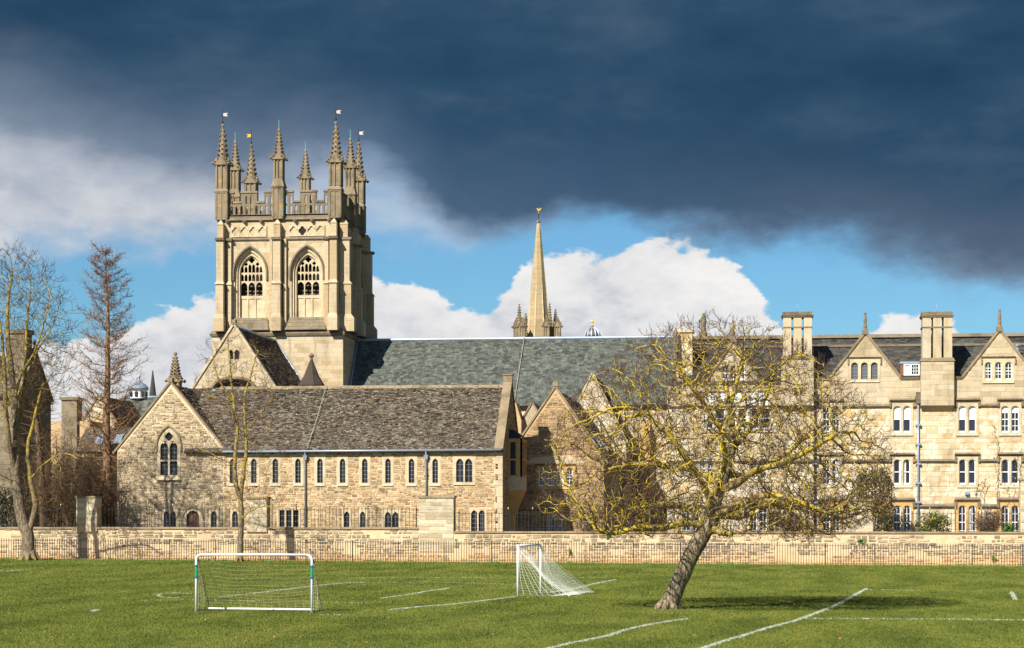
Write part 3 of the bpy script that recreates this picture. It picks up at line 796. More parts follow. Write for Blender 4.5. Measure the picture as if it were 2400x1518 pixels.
# ------------------------------------------------------------------ long tiled range with the pointed gable (left centre)
ZB = 1.3
def long_range():
    Y = 138.5; D = 9.4; YR = Y+D/2
    XL, XG, XR = Xp(275, Y), Xp(527, Y), Xp(1177, Y)
    zE = Zp(1053, 850, Y); XA, zA = XZ(400, 897, Y); zEl = zE+.1
    zR = Zp(905, 900, YR)
    r = thing('long_stone_range', 'long two-storey honey stone range with brown stone-tiled roof and pointed gable', 'building', ((XL+XR)/2, Y, ZB))
    holes, ex = [], []
    def win(*a, **k): h, e = window(r, Y, *a, **k); holes.append(h); ex.append(e)
    for c in (545, 595, 645.5, 698.5, 750, 803, 855, 909.5, 964.5, 1020):
        win(c-6.5, c+6.5, 1073, 1130, 1, 'pointed', (1, 5), surround=.2, top_pad=.2)
    win(1069, 1107, 1073, 1128, 2, 'pointed', (1, 3), surround=.22, top_pad=.14)
    win(384, 412, 1196, 1246, 2, 'pointed', (1, 3)); win(494, 508, 1196, 1246, 1, 'pointed', (1, 3)); win(544, 558, 1196, 1246, 1, 'pointed', (1, 3))
    win(655, 700, 1194, 1246, 3, 'flat', (1, 3), mull=.12); win(807, 819, 1197, 1246, 1, 'pointed', (1, 3)); win(844, 856, 1197, 1246, 1, 'pointed', (1, 3))
    win(902, 934, 1198, 1246, 2, 'pointed', (1, 3)); win(1104, 1136, 1194, 1256, 2, 'pointed', (2, 5))
    # arched door
    u0, u1 = Xp(437, Y), Xp(468, Y); zs, zt = Zp(1212, 452, Y), Zp(1195, 452, Y)
    da = arch(u0, u1, ZB+.1, zs, zt, 'pointed', 6); do = arch(u0-.2, u1+.2, ZB+.1, zs, zt+.22, 'pointed', 6)
    m = MB(SOUTH(Y)); m.sheet(do, [da], .04, -.25); door = m.build('door', M['dressed'], r)
    m = MB(SOUTH(Y)); nb = 6
    for k in range(nb): m.box(u0+(u1-u0)*k/nb+.008, u0+(u1-u0)*(k+1)/nb-.008, -.16, -.2, ZB+.1, zt)
    m.build('door_leaf', M['wood'], door)
    m = MB(); pts = arch(u0-.22, u1+.22, 0, zs, zt+.24, 'pointed', 8, False); m.tube([(x, Y-.06, z) for x, z in pts], .055, 5); m.build('hood_mould', M['coping'], door)
    holes.append(arch(u0-.1, u1+.1, ZB+.2, zs, zt+.1, 'pointed', 6)); ex.append(do)
    # traceried gable window
    u0, z0 = XZ(376, 1112, Y); u1, zt = XZ(416, 1007, Y); zs = Zp(1045, 396, Y); c = (u0+u1)/2
    go = arch(u0-.2, u1+.2, z0-.18, zs, zt+.22, 'pointed', 8)
    lw = (u1-u0)/2-.06; hs = []
    ztr = Zp(1078, 396, Y)
    for a, b in ((u0, u0+lw), (u1-lw, u1)):
        hs.append(rect(a, b, z0, ztr-.05)); hs.append(arch(a, b, ztr+.05, zs-.05, zs+.3, 'pointed', 5))
    q = [(c+.24*math.cos(t)*(1+.25*abs(math.cos(2*t))), zt-.42+.24*math.sin(t)*(1+.25*abs(math.cos(2*t)))) for t in [2*math.pi*i/16 for i in range(16)]]
    hs.append(q)
    for sg in (-1, 1):
        hs.append([(c+sg*.12, zs+.36), (c+sg*.42, zs+.16), (c+sg*.34, zs+.36)][::sg])
    m = MB(SOUTH(Y)); m.sheet(go, hs, .04, -.2); gw = m.build('window', M['dressed'], r)
    m = MB(SOUTH(Y)); m.box(u0-.05, u1+.05, -.17, -.24, z0-.05, zt); m.build('pane', M['lead_glass'], gw)
    m = MB(SOUTH(Y))
    for a in (u0, u1-lw):
        m.box(a+lw/2-.01, a+lw/2+.01, -.13, -.165, z0, zs)
        for i in range(7):
            z = z0+(zs-z0)*(i+.5)/7; m.box(a, a+lw, -.13, -.165, z-.01, z+.01)
    m.build('leading', M['leading'], gw)
    m = MB(); pts = arch(u0-.26, u1+.26, 0, zs, zt+.3, 'pointed', 10, False)
    m.tube([(pts[0][0], Y-.07, pts[0][1]-.35)]+[(x, Y-.07, z) for x, z in pts]+[(pts[-1][0], Y-.07, pts[-1][1]-.35)], .075, 6); m.build('hood_mould', M['coping'], gw)
    m = MB(SOUTH(Y)); m.taper(u0-.25, u1+.25, .16, 0, z0-.34, u0-.2, u1+.2, .05, 0, z0-.1); m.build('sill', M['dressed'], gw)
    holes.append(arch(u0-.08, u1+.08, z0-.08, zs, zt+.1, 'pointed', 8)); ex.append(go)
    poly = [(XL, ZB), (XR, ZB), (XR, zE), (XG, zE), (XA, zA), (XL, zEl)]
    m = MB(SOUTH(Y)); m.sheet(poly, holes, 0, -.5); m.build('wall', M['rubble_mortar'], r)
    # quoins at the right corner
    rr = random.Random(3); z = 1.9; k = 0; qx = []
    while z < zE-.3:
        h = rr.uniform(.28, .42); w = (.5 if k % 2 else .36)*rr.uniform(.8, 1.25)
        m = MB(SOUTH(Y)); m.box(XR-w, XR+.03, .03, -.3, z, min(z+h-.01, zE-.05)); m.build('quoin', M['dressed'], r)
        ex.append(rect(XR-w-.01, XR+1, z-.01, z+h)); z += h; k += 1
    masonry(r, 'S', Y, [(XG-.1, 1.95), (XR, 1.95), (XR, zE-.03), (XG-.1, zE-.03)], ex, .135, (.16, .52), .022, .022, M['rubble'], 51, 240, .07)
    masonry(r, 'S', Y, [(XL, 1.95), (XG-.1, 1.95), (XG-.1, zE), (XA, zA-.25), (XL, zEl-.1)], ex, .135, (.16, .5), .022, .022, M['gable_rubble'], 52, 60, .07)
    # east gable end
    m = MB(EAST(XR)); m.prism([(Y, ZB), (Y+D, ZB), (Y+D, zE), (YR, zR+.25), (Y, zE+.1)], 0, -.45); m.build('gable_end', M['brown_mortar'], r)
    masonry(r, 'E', XR, [(Y+.05, 1.9), (Y+D, 1.9), (Y+D, zE), (YR, zR+.1), (Y+.05, zE)], [rect(YR-1.6, YR+1.6, 2, 8.2)], .17, (.25, .6), .02, .02, M['brown_rubble'], 53, 0, .06)
    coping(r, EAST(XR), [(Y-.28, zE-.05), (YR, zR+.28), (Y+D+.2, zE-.05)], .1, -.5, .14)
    m = MB(); m.box(XR-.5, XR+.12, YR-.22, YR+.22, zR+.3, zR+.72); m.box(XR-.55, XR+.17, YR-.27, YR+.27, zR+.72, zR+.82); m.build('apex_stone', M['coping'], r)
    # roofs
    ey = Y-.3; sl_ = Vector((0, YR-ey, zR-(zE-.12))); ln = sl_.length
    rf = slates(r, 'roof', (XA+1.0, ey, zE-.12), (1, 0, 0), sl_, XR-.5-XA-1.0, ln, .21, .12, .034, .7, M['stone_slate'], 61, slabmat=M['stone_slate'])
    m = MB(); m.taper(XA, XR-.45, YR-.02, Y+D+.3, zR-6 if False else zE-.12, XA, XR-.45, YR-.02, YR+.02, zR-.02); m.build('rear_roof', M['brown_slate'], r)
    m = MB(); rr = random.Random(8); x = XA+2.2
    while x < XR-.5:
        w = rr.uniform(.4, .55); dz = rr.uniform(-.015, .02)
        m.taper(x, x+w-.015, YR-.2, YR+.2, zR-.13+dz, x, x+w-.015, YR-.06, YR+.06, zR+.09+dz); x += w
    m.build('ridge_tiles', M['coping'], rf)
    # gable roof: east slope seen, west slope behind
    S = Vector((XA-XG-.28, 0, zA-.08-(zE-.2))); 
    slates(r, 'gable_roof', (XG+.28, Y+.35, zE-.2), (0, 1, 0), S, YR+1-Y, S.length, .3, .17, .05, .5, M['stone_slate'], 62)
    S2 = Vector((XA-XL+.3, 0, zA-.08-(zEl-.2)))
    slates(r, 'gable_roof', (XL-.3, Y+.35, zEl-.2), (0, 1, 0), S2, YR+4-Y, S2.length, .5, .3, .05, .3, M['stone_slate'], 63)
    coping(r, SOUTH(Y), [(XL-.25, zEl-.3), (XA, zA+.02), (XG+.2, zE-.22)], .08, -.45, .13)
    m = MB(); m.box(XA-.14, XA+.14, Y-.1, Y+.4, zA+.1, zA+.38); m.build('apex_stone', M['coping'], r)
    m = MB(); m.box(XL, XL+.3, Y+.3, Y+9, ZB, zEl); m.build('side_wall', M['rubble_mortar'], r)
    # gutter and downpipes
    zg = Zp(1054.5, 850, ey)
    pipe(r, [(Xp(521, ey), ey-.06, zg-.04), (Xp(1175, ey), ey-.06, zg+.01)], .075, 'gutter', 'gutter')
    for px in (715.5, 999):
        x = Xp(px, Y-.12); pipe(r, [(x, ey-.06, zg-.02), (x, Y-.12, zg-.35), (x, Y-.12, 1.6)], .06)
        m = MB(); m.taper(x-.09, x+.09, Y-.24, Y-.03, zg-.62, x-.15, x+.15, Y-.3, Y-.01, zg-.3); m.build('hopper', M['gutter'], r)
    for k in range(12):
        x = Xp(535+52*k, Y); m = MB(); m.box(x-.03, x+.03, Y-.26, Y+.1, zg-.22, zg-.12); m.build('gutter_bracket', M['iron'], r)
    a, b = Vector((Xp(765, YR-.2), YR-.2, zR)), Vector((Xp(722, Y), ey, zE))
    nn = Vector((0, -1, 1)).normalized()*.1
    pipe(r, [a+nn, a.lerp(b, .5)+nn+Vector((.05, 0, 0)), b+nn], .022, 'cable', 'lightning_cable', 4)
    # oriel on the east gable end
    y0, y1 = YR-1.3, YR+1.3; pr = .95
    zt, zb2 = Zp(1027, 1215, YR), Zp(1148, 1215, YR); zc = Zp(1230, 1215, YR)
    m = MB(); m.box(XR-.1, XR+pr, y0, y1, zb2, Zp(1117, 1215, YR)); ori = m.build('oriel', M['dressed'], r)
    zw0, zw1 = Zp(1117, 1215, YR), Zp(1036, 1215, YR)
    m = MB(SOUTH(y0)); m.sheet(rect(XR-.02, XR+pr, zw0, zt), [rect(XR+.12, XR+.5, zw0+.12, (zw0+zw1)/2-.06), rect(XR+.12, XR+.5, (zw0+zw1)/2+.06, zw1)], 0, -.14); m.build('oriel_side', M['orange_stone'], ori)
    m = MB(SOUTH(y0)); m.box(XR, XR+pr-.15, -.1, -.13, zw0, zt); m.build('pane', M['lead_glass'], ori)
    m = MB(EAST(XR+pr)); ws = (y1-y0-.2)/3; hh = []
    for k in range(3):
        for za, zb_ in ((zw0+.12, (zw0+zw1)/2-.06), ((zw0+zw1)/2+.06, zw1)): hh.append(rect(y0+.15+k*ws, y0+.05+(k+1)*ws, za, zb_))
    m.sheet(rect(y0, y1, zw0, zt), hh, .001, -.14); m.build('oriel_front', M['orange_stone'], ori)
    m = MB(EAST(XR+pr)); m.box(y0+.1, y1-.1, -.1, -.13, zw0, zt); m.build('pane', M['lead_glass'], ori)
    m = MB(); m.taper(XR-.1, XR+pr+.08, y0-.08, y1+.08, zt+.001, XR-.1, XR+.25, y0+.5, y1-.5, zt+.6); m.build('oriel_roof', M['dark_slate'], ori)
    for k, (o0, o1) in enumerate(((.95, .72), (.72, .5), (.5, .3))):
        za = zb2-(zb2-zc)*k/3*.7; zb_ = zb2-(zb2-zc)*(k+1)/3*.7
        m = MB(); i0, i1 = .08*k, .08*(k+1)
        m.taper(XR-.1, XR+o1, y0+.3*k+.3, y1-.3*k-.3, zb_, XR-.1, XR+o0, y0+.3*k, y1-.3*k, za-.003); m.build('corbel', M['orange_stone'], ori)
    m = MB(); m.box(XR-.1, XR+.3, YR-.5, YR+.5, ZB, zb2-(zb2-zc)*.7-.01); m.build('buttress', M['orange_stone'], ori)
    return XR, Y, zE
LR = long_range()

# ------------------------------------------------------------------ gabled house right of the range, and the steep sacristy gable behind it
def gabled_house():
    Y = 147.3; D = 18.6
    XA, zA = XZ(1302, 908, Y); XR, zE = XZ(1415, 1077, Y); XL = 2*XA-XR
    r = thing('gabled_stone_house', 'brown rubble stone house with steep gable and wide mullioned sash window', 'house', (XA, Y, ZB))
    holes, ex = [], []
    def win(*a, **k): h, e = window(r, Y, *a, **k); holes.append(h); ex.append(e)
    win(1263, 1342, 1096, 1138, 4, 'round', (1, 2), sash=True, glassm='glass', rise=.18, surround=.16, smat='orange_stone', hood=True, mull=.17, proud=.035)
    win(1286, 1319, 1200, 1262, 2, 'flat', (1, 3), sash=True, glassm='glass', smat='orange_stone', hood=True, mull=.14, surround=.14)
    poly = [(XL, ZB), (XR, ZB), (XR, zE), (XA, zA), (XL, zE)]
    m = MB(SOUTH(Y)); m.sheet(poly, holes, 0, -.5); m.build('wall', M['brown_mortar'], r)
    m = MB(SOUTH(Y)); c = Xp(1302, Y)
    pts = [(c+2.1*math.cos(t), Zp(1085, 1302, Y)+.55*math.sin(t)) for t in [math.pi*i/12 for i in range(13)]]
    m.prism(pts, .028, -.05); m.build('relieving_arch', M['dressed'], r); ex.append(pts)
    masonry(r, 'S', Y, [(XL, 1.8), (XR, 1.8), (XR, zE), (XA, zA-.2), (XL, zE)], ex, .16, (.2, .5), .022, .025, M['brown_rubble'], 71, 120, .07)
    m = MB(EAST(XR)); m.prism(rect(Y+.5, Y+D, ZB, zE), 0, -.4)
    m.build('side_wall', M['brown_mortar'], r)
    S = Vector((XA-XR-.3, 0, zA-.06-(zE-.25)))
    slates(r, 'roof', (XR+.3, Y+.3, zE-.25), (0, 1, 0), S, D-.3, S.length, .3, .19, .05, .5, M['stone_slate'], 72)
    S = Vector((XA-XL+.3, 0, zA-.06-(zE-.25)))
    slates(r, 'roof', (XL-.3, Y+.3, zE-.25), (0, 1, 0), S, D-.3, S.length, .3, .22, .05, .5, M['stone_slate'], 73)
    coping(r, SOUTH(Y), [(XL-.3, zE-.3), (XA, zA+.02), (XR+.3, zE-.3)], .08, -.4, .13)
    m = MB(); m.box(XA-.2, XA+.2, Y-.1, Y+.35, zA+.12, zA+.42); m.build('apex_stone', M['coping'], r)
    for (ya, za, ht) in ((152, .25, .9), (157, .22, .9)):     # roof lights on the east slope
        f = za; p0 = Vector((XR+.3, ya, zE-.25)); s_ = S.copy(); s_.x = -abs(s_.x); s_ = Vector((XA-XR-.3, 0, zA-.06-(zE-.25)))
        n = Vector((0, 1, 0)).cross(s_).normalized()
        if n.z < 0: n = -n
        m = MB(); a = p0+s_*f+n*.14; b = p0+s_*(f+.2)+n*.14; e = Vector((0, 1.0, 0))
        i = len(m.v); m.v += [tuple(a), tuple(a+e), tuple(b+e), tuple(b)]+[tuple(q-n*.12) for q in (a, a+e, b+e, b)]
        m.f += [[0, 1, 2, 3], [0, 1, 5, 4], [1, 2, 6, 5], [2, 3, 7, 6], [3, 0, 4, 7]]
        m.build('roof_light', M['lead'], r)
    # low valley roof between this house and the long range
    return XA
gabled_house()
def small_house():
    Y = 157.0
    XA, zA = XZ(1247, 944, Y); XL, zE = XZ(1224, 985, Y); XR = 2*XA-XL
    r = thing('small_gable', 'small cream gablet peeping out between the long range and the brown house', 'house', (XA, Y, ZB))
    m = MB(SOUTH(Y)); m.prism([(XL, ZB), (XR, ZB), (XR, zE), (XA, zA), (XL, zE)], 0, -3); m.build('wall', M['ashlar_joint'], r)
    coping(r, SOUTH(Y), [(XL-.1, zE-.15), (XA, zA), (XR+.1, zE-.15)], .08, -3, .12)
    X2 = Xp(1216, Y); m = MB(SOUTH(Y-1)); m.prism([(X2-1.2, ZB), (X2+.3, ZB), (X2+.3, zE), (X2-.1, zA), (X2-1.2, zA)], 0, -2); m.build('chimney', M['brown_mortar'], r)
small_house()
def sacristy():
    Y = 165.6
    XA, zA = XZ(1389, 874, Y); XR, zE = XZ(1468, 1036, Y); XL = 2*XA-XR
    r = thing('sacristy', 'cream gable wall with very steep dark slate roof behind the brown gabled house', 'house', (XA, Y, ZB))
    m = MB(SOUTH(Y)); m.prism([(XL, ZB), (XR, ZB), (XR, zE), (XA, zA), (XL, zE)], 0, -.5); m.build('wall', M['ashlar_joint'], r)
    masonry(r, 'S', Y, [(XL, 6), (XR, 6), (XR, zE), (XA, zA-.2), (XL, zE)], [], .32, (.5, 1.0), .012, .012, M['ashlar'], 81, 60, .015)
    m = MB(EAST(XR)); m.prism(rect(Y+.5, 173, ZB, zE), 0, -.4); m.build('side_wall', M['ashlar_joint'], r)
    S = Vector((XA-XR-.25, 0, zA-.05-(zE-.4)))
    slates(r, 'roof', (XR+.25, Y+.25, zE-.4), (0, 1, 0), S, 11.5, S.length, .32, .24, .02, .3, M['dark_slate'], 82)
    S = Vector((XA-XL+.25, 0, zA-.05-(zE-.4)))
    slates(r, 'roof', (XL-.25, Y+.25, zE-.4), (0, 1, 0), S, 11.5, S.length, .32, .24, .02, .3, M['dark_slate'], 83)
    coping(r, SOUTH(Y), [(XL-.2, zE-.3), (XA, zA), (XR+.2, zE-.3)], .06, -.3, .12, mat='dressed')
sacristy()

# ------------------------------------------------------------------ the chapel: tower, choir roof, transept
def vane(root, x, y, z, flip, parent, gold=False):
    m = MB(); m.tube([(x, y, z-.1), (x, y, z+1.25)], [.03, .018], 5); m.tube([(x-.35, y, z+.72), (x+.25, y, z+.72)], .012, 4)
    m.blob((x, y, z+.15), .09); v = m.build('weather_vane', M['iron'], parent)
    s_ = -1 if flip else 1
    m = MB(); m.sheet([(x+s_*.04, z+.66), (x+s_*.44, z+.62), (x+s_*.32, z+.76), (x+s_*.44, z+.92), (x+s_*.04, z+.9)], [], y-.012, y+.012)
    m.build('vane_flag', M['gold' if gold else 'vane'], v)
def pinnacle(root, x, y, zb, zmid, zsp, ztip, w, corner=True, vn=None, rod=False, seed=0):
    """square panelled shaft in two stages, gablets, crocketed spirelet"""
    rr = random.Random(seed); h = w/2
    m = MB()
    if corner:
        m.box(x-h, x+h, y-h, y+h, zb, zmid)
        m.taper(x-h-.1, x+h+.1, y-h-.1, y+h+.1, zmid+.002, x-h*.95, x+h*.95, y-h*.95, y+h*.95, zmid+.3)
        h2 = h*.93
    else:
        m.box(x-h, x+h, y-h, y+h, zb, zmid)
        m.taper(x-h-.12, x+h+.12, y-h-.12, y+h+.12, zmid+.002, x-h*.8, x+h*.8, y-h*.8, y+h*.8, zmid+.75)
        h2 = h*.8
    m.box(x-h2+.05, x+h2-.05, y-h2+.05, y+h2-.05, zmid+.2, zsp)
    for (za, zt, hh) in ((zb+.15, zmid-.12, h), (zmid+.35, zsp-.05, h2)):
        for sx in (-1, 0, 1):
            ww = .07 if sx else .045; cx_ = sx*(hh-.06)
            for sg in (-1, 1):
                m.box(x+cx_-ww, x+cx_+ww, y+sg*(hh-.05), y+sg*(hh+.05), za, zt)
                m.box(x+sg*(hh-.05), x+sg*(hh+.05), y+cx_-ww+.002, y+cx_+ww-.002, za+.003, zt-.003)
        for sg in (-1, 1):
            m.box(x-hh, x+hh, y+sg*(hh-.04), y+sg*(hh+.045), zt, zt+.16); m.box(x+sg*(hh-.04), x+sg*(hh+.045), y-hh+.003, y+hh-.003, zt+.003, zt+.157)
    p = m.build('pinnacle', M['pinnacle'], root)
    m = MB(); gz = zsp-.05; gh = h2*1.5
    for sg in (-1, 1):     # gablets on four sides
        for ax in (0, 1):
            pts = [(-h2-.08, gz), (h2+.08, gz), (0, gz+gh)]
            i = len(m.v)
            for dd in (h2-.02, h2+.12):
                for (a, b) in pts:
                    m.v.append((x+a, y+sg*dd, b) if ax == 0 else (x+sg*dd, y+a, b))
            m.f += [[i, i+1, i+2], [i+3, i+4, i+5], [i, i+1, i+4, i+3], [i+1, i+2, i+5, i+4], [i+2, i, i+3, i+5]]
    n = 4 if corner else 4
    m.lathe((x, y), [(h2*1.15, gz), (h2*.84, gz+gh*.6), (.08, ztip-.28), (.14, ztip-.22), (.15, ztip-.1), (.03, ztip)], 8 if corner else 4, math.pi/8 if corner else math.pi/4)
    sp = m.build('spirelet', M['pinnacle'], p)
    m = MB(); nc = 7
    for sx in (-1, 1):
        for sy in (-1, 1):
            m.blob((x+sx*(h2+.2), y+sy*(h2+.2), gz+.1), .16)
            m.blob((x+sx*(h2+.05), y+sy*(h2+.05), gz+.3), .12)
    for k in range(nc):
        t = (k+.35)/nc; zz = gz+gh*.5+(ztip-.35-gz-gh*.5)*t; rad = h2*.84*(1-t)+.08
        for j in range(4):
            an = math.pi/4+j*math.pi/2; s_ = (.13-.05*t)*rr.uniform(.85, 1.2)
            m.blob((x+math.cos(an)*(rad+.05), y+math.sin(an)*(rad+.05), zz), s_)
            m.blob((x+math.cos(an)*(rad+.11), y+math.sin(an)*(rad+.11), zz+.09), s_*.65)
            if corner and k < 6:
                an += math.pi/4; m.blob((x+math.cos(an)*rad, y+math.sin(an)*rad, zz+.08), s_*.7)
    m.build('crocket', M['pinnacle'], sp, kind='stuff')
    if vn is not None: vane(root, x, y, ztip, vn[0], p, vn[1])
    if rod:
        m = MB(); m.tube([(x, y, ztip-.05), (x, y, ztip+.6)], .024, 5); m.blob((x, y, ztip+.62), .07); m.build('copper_rod', M['copper'], p)
def chapel():
    Yt = 172.0
    X0, X1 = Xp(512, Yt), Xp(795, Yt); half = (X1-X0)/2; Xc = (X0+X1)/2; Yc = Yt+half
    Z = lambda py: Zp(py, 650, Yt)
    zbase, zstr, zcor, zpar = Z(779), Z(562), Z(513), Z(452)
    r = thing('chapel', 'stone chapel with tall pinnacled belfry tower, slate choir roof and gabled transept', 'church', (Xc, Yt, ZB))
    # lower stage
    m = MB(SOUTH(Yt)); b0 = X0-.42; b1 = X1+.42
    m.box(b0, b1, .45, -2*half-.45, ZB, zbase-.05); m.build('tower_base', M['tower_joint'], r)
    masonry(r, 'S', Yt-.45, rect(b0, b1, 12.5, zbase-.3), [], .34, (.55, 1.2), .010, .010, M['tower'], 91, 110, .012, 'ashlar_block')
    masonry(r, 'E', b1, rect(Yt-.45, Yt+2*half+.45, 12.5, zbase-.3), [], .34, (.55, 1.2), .010, .010, M['tower'], 92, 30, .012, 'ashlar_block')
    m = MB(); m.taper(b0-.12, b1+.12, Yt-.57, Yt+2*half+.57, zbase-.29, b0-.2, b1+.2, Yt-.65, Yt+2*half+.65, zbase-.08)
    m.taper(b0-.2, b1+.2, Yt-.65, Yt+2*half+.65, zbase-.078, b0+.2, b1-.2, Yt-.2, Yt+2*half+.2, zbase+.4); m.build('string_course', M['weathered'], r)
    # two faces seen (south, east) and the two plain far faces
    faces = [('S', SOUTH(Yt), Xc, Yt, -1), ('E', EAST(X1), Yc, X1, 1)]
    m = MB(); m.box(X0, X0+.5, Yt+.6, Yt+2*half, zbase-.05, zcor+.4); m.box(X0+.5, X1-.6, Yt+2*half-.5, Yt+2*half, zbase-.05, zcor+.4); m.build('tower_wall', M['tower_joint'], r)
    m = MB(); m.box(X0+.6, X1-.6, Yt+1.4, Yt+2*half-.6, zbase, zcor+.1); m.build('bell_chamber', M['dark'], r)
    m = MB(); m.box(X0+.1, X1-.1, Yt+.1, Yt+2*half-.1, zcor+.1, zcor+.4); m.build('tower_roof', M['lead'], r)
    for fi, (fr, tf, uc, base, sg) in enumerate(faces):
        holes, ex = [], []
        zw0, zsp, zap = Z(745), Z(640), Z(589)
        for wu in (-half*.47, half*.47):
            c = uc+wu; ow, iw = 1.32, .98
            outer = arch(c-ow, c+ow, zw0-.3, zsp, zap+.25, 'pointed', 9)
            mid = arch(c-ow+.17, c+ow-.17, zw0-.02, zsp, zap+.0, 'pointed', 9)
            outer2 = arch(c-ow-.03, c+ow+.03, zw0-.32, zsp, zap+.3, 'pointed', 9); mid2 = arch(c-ow+.14, c+ow-.14, zw0-.05, zsp, zap+.04, 'pointed', 9)
            inner = arch(c-iw, c+iw, zw0, zsp, zap-.3, 'pointed', 9)
            holes.append(outer); ex.append(arch(c-ow-.12, c+ow+.12, zw0-.9, zsp, zap+.4, 'pointed', 9))
            # tracery plate with its pierced lights
            lights = []; n3 = 3; lw = 2*iw/3
            zl0, zl1, zt1, zt2 = Z(692), Z(668), Z(645), Z(618)
            for k in range(3):
                a = c-iw+k*lw+.04; b = c-iw+(k+1)*lw-.04
                lights.append(arch(a, b, zl0, zl1-.1, zl1+.28, 'pointed', 4))
                for j in range(2):
                    a2 = a+j*(b-a)/2+(.03 if j else 0); b2 = a+(j+1)*(b-a)/2-(0 if j else .03)
                    lights.append(arch(a2, b2, zl1+.38, zt1-.08, zt1+.16, 'pointed', 3))
                    zz = zt2-.1 if k == 1 else zt2-.28
                    lights.append(arch(a2, b2, zt1+.28, zz-.1, zz+.12, 'pointed', 3))
            for q, (du, zz, rad) in enumerate(((0, zt2+.36, .24), (-.5, zt2+.02, .15), (.5, zt2+.02, .15))):
                lights.append([(c+du+rad*math.cos(t)*(1+.2*math.cos(4*t)), zz+rad*math.sin(t)*(1+.2*math.cos(4*t))) for t in [2*math.pi*i/16 for i in range(16)]])
            m = MB(tf); m.sheet(mid2, [inner], -.30, -.5); w = m.build('belfry_window', M['dressed'], r)
            m = MB(tf); m.sheet(outer2, [mid], -.14, -.34); m.build('moulded_order', M['dressed'], w)
            m = MB(tf); m.sheet(arch(c-iw-.02, c+iw+.02, zl0-.25, zsp, zap-.28, 'pointed', 9), lights, -.50, -.64); m.build('tracery', M['dressed'], w)
            m = MB(tf); m.box(c-iw-.02, c+iw+.02, -.56, -.72, zw0-.05, zl0-.26); m.build('panel', M['dressed'], w)
            for k in range(4):
                m = MB(tf); x = c-iw+k*lw; m.box(x-.055, x+.055, -.48, -.555, zw0, zl0-.2); m.build('mullion', M['dressed'], w)
            for k in range(3):
                m = MB(tf); zz = zl0+.05+k*.32; m.taper(c-iw, c+iw, -.95, -1.0, zz, c-iw, c+iw, -1.25, -1.3, zz+.28); m.build('louvre', M['louvre'], w)
            m = MB(); pts = arch(c-ow-.12, c+ow+.12, 0, zsp, zap+.42, 'pointed', 12, False)
            P3 = [Vector(tf(x, .08, z)) for x, z in [(pts[0][0], pts[0][1]-.6)]+pts+[(pts[-1][0], pts[-1][1]-.6)]]
            m.tube(P3, .1, 6); m.build('hood_mould', M['weathered'], w)
            # stepped weathering below the window
            for k in range(4):
                m = MB(tf); zk = zbase+.2; hk = (zw0-zk)/4; za = zk+k*hk; d0 = .74*(4-k)/4+.02; d1 = .74*(3-k)/4+.05
                m.box(c-ow-.42+.07*k, c+ow+.42-.07*k, d0, -.25, za, za+hk*.25); m.taper(c-ow-.42+.07*k, c+ow+.42-.07*k, d0-.01, -.25, za+hk*.251, c-ow-.36+.07*k, c+ow+.36-.07*k, d1, -.25, za+hk); m.build('sill_course', M['weathered'], w)
        m = MB(tf); m.sheet(rect(uc-half, uc+half, zbase-.05, zcor+.35), holes, 0, -.32); m.build('tower_wall', M['tower_joint'], r)
        bt = [(-half+.34, .66, 1.0), (-half+1.02, .36, .45), (0, .70, .92), (half-1.02, .36, .45), (half-.34, .66, 1.0), (.60, .28, .4), (-.60, .28, .4)]
        for (bu, bw, bp) in bt:
            ex.append(rect(uc+bu-bw/2, uc+bu+bw/2, 0, 40))
        # quatrefoil panels under the parapet
        zq0, zq1 = Z(556), Z(530)
        for wi, wu in enumerate((-half*.49, half*.47)):
            sq = (zq1-zq0)
            for k in range(4):
                cu = uc+wu+(k-1.5)*sq*.82; cz = (zq0+zq1)/2; s2 = sq*.40
                q = [(cu+s2*.66*math.cos(t)*(1+.36*abs(math.cos(2*t))), cz+s2*.78*math.sin(t)*(1+.36*abs(math.cos(2*t)))) for t in [2*math.pi*i/24 for i in range(24)]]
                m = MB(tf); m.sheet(rect(cu-s2, cu+s2, zq0+.02, zq1-.02), [q], .11, .012); m.build('quatrefoil_panel', M['dressed'], r)
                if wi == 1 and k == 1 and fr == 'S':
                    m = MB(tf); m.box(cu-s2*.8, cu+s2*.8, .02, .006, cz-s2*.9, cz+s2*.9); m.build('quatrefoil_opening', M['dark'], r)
            ex.append(rect(uc+wu-2.2*sq, uc+wu+2.2*sq, zq0-.1, zq1+.15))
        masonry(r, fr, base, rect(uc-half, uc+half, zbase+.4, zcor-.25), ex, .36, (.5, 1.1), .010, .011, M['tower'], 93+fi, 90 if fr == 'S' else 10, .012, 'ashlar_block')
        # buttresses with set-offs
        for bi, (bu, bw, bp) in enumerate(bt):
            u = uc+bu; z1_, z2_ = Z(668), zstr
            m = MB(tf); e = .1
            if bw > .5: m.taper(u-bw/2-e, u+bw/2+e, bp+.28, -.05, zbase+.1, u-bw/2-e, u+bw/2+e, bp+.28, -.05, Z(748)); m.taper(u-bw/2-e, u+bw/2+e, bp+.28, -.05, Z(748)+.002, u-bw/2, u+bw/2, bp, -.05, Z(748)+.35)
            m.box(u-bw/2, u+bw/2, bp, -.05, zbase+.1, z1_)
            if bw > .35:
                m.taper(u-bw/2-.08, u+bw/2+.08, bp+.1, -.05, z1_+.002, u-bw/2+.03, u+bw/2-.03, bp-.14, -.05, z1_+.3)
            m.box(u-bw/2+.03, u+bw/2-.03, bp-.14, -.05, z1_+.05, z2_)
            if bw > .5:
                zt = Z(528); m.box(u-bw/2+.08, u+bw/2-.08, bp-.3, -.05, z2_, zt)
                m.taper(u-bw/2+.04, u+bw/2-.04, bp-.25, -.05, zt+.002, u-.05, u+.05, bp-.5, -.05, zt+.4)
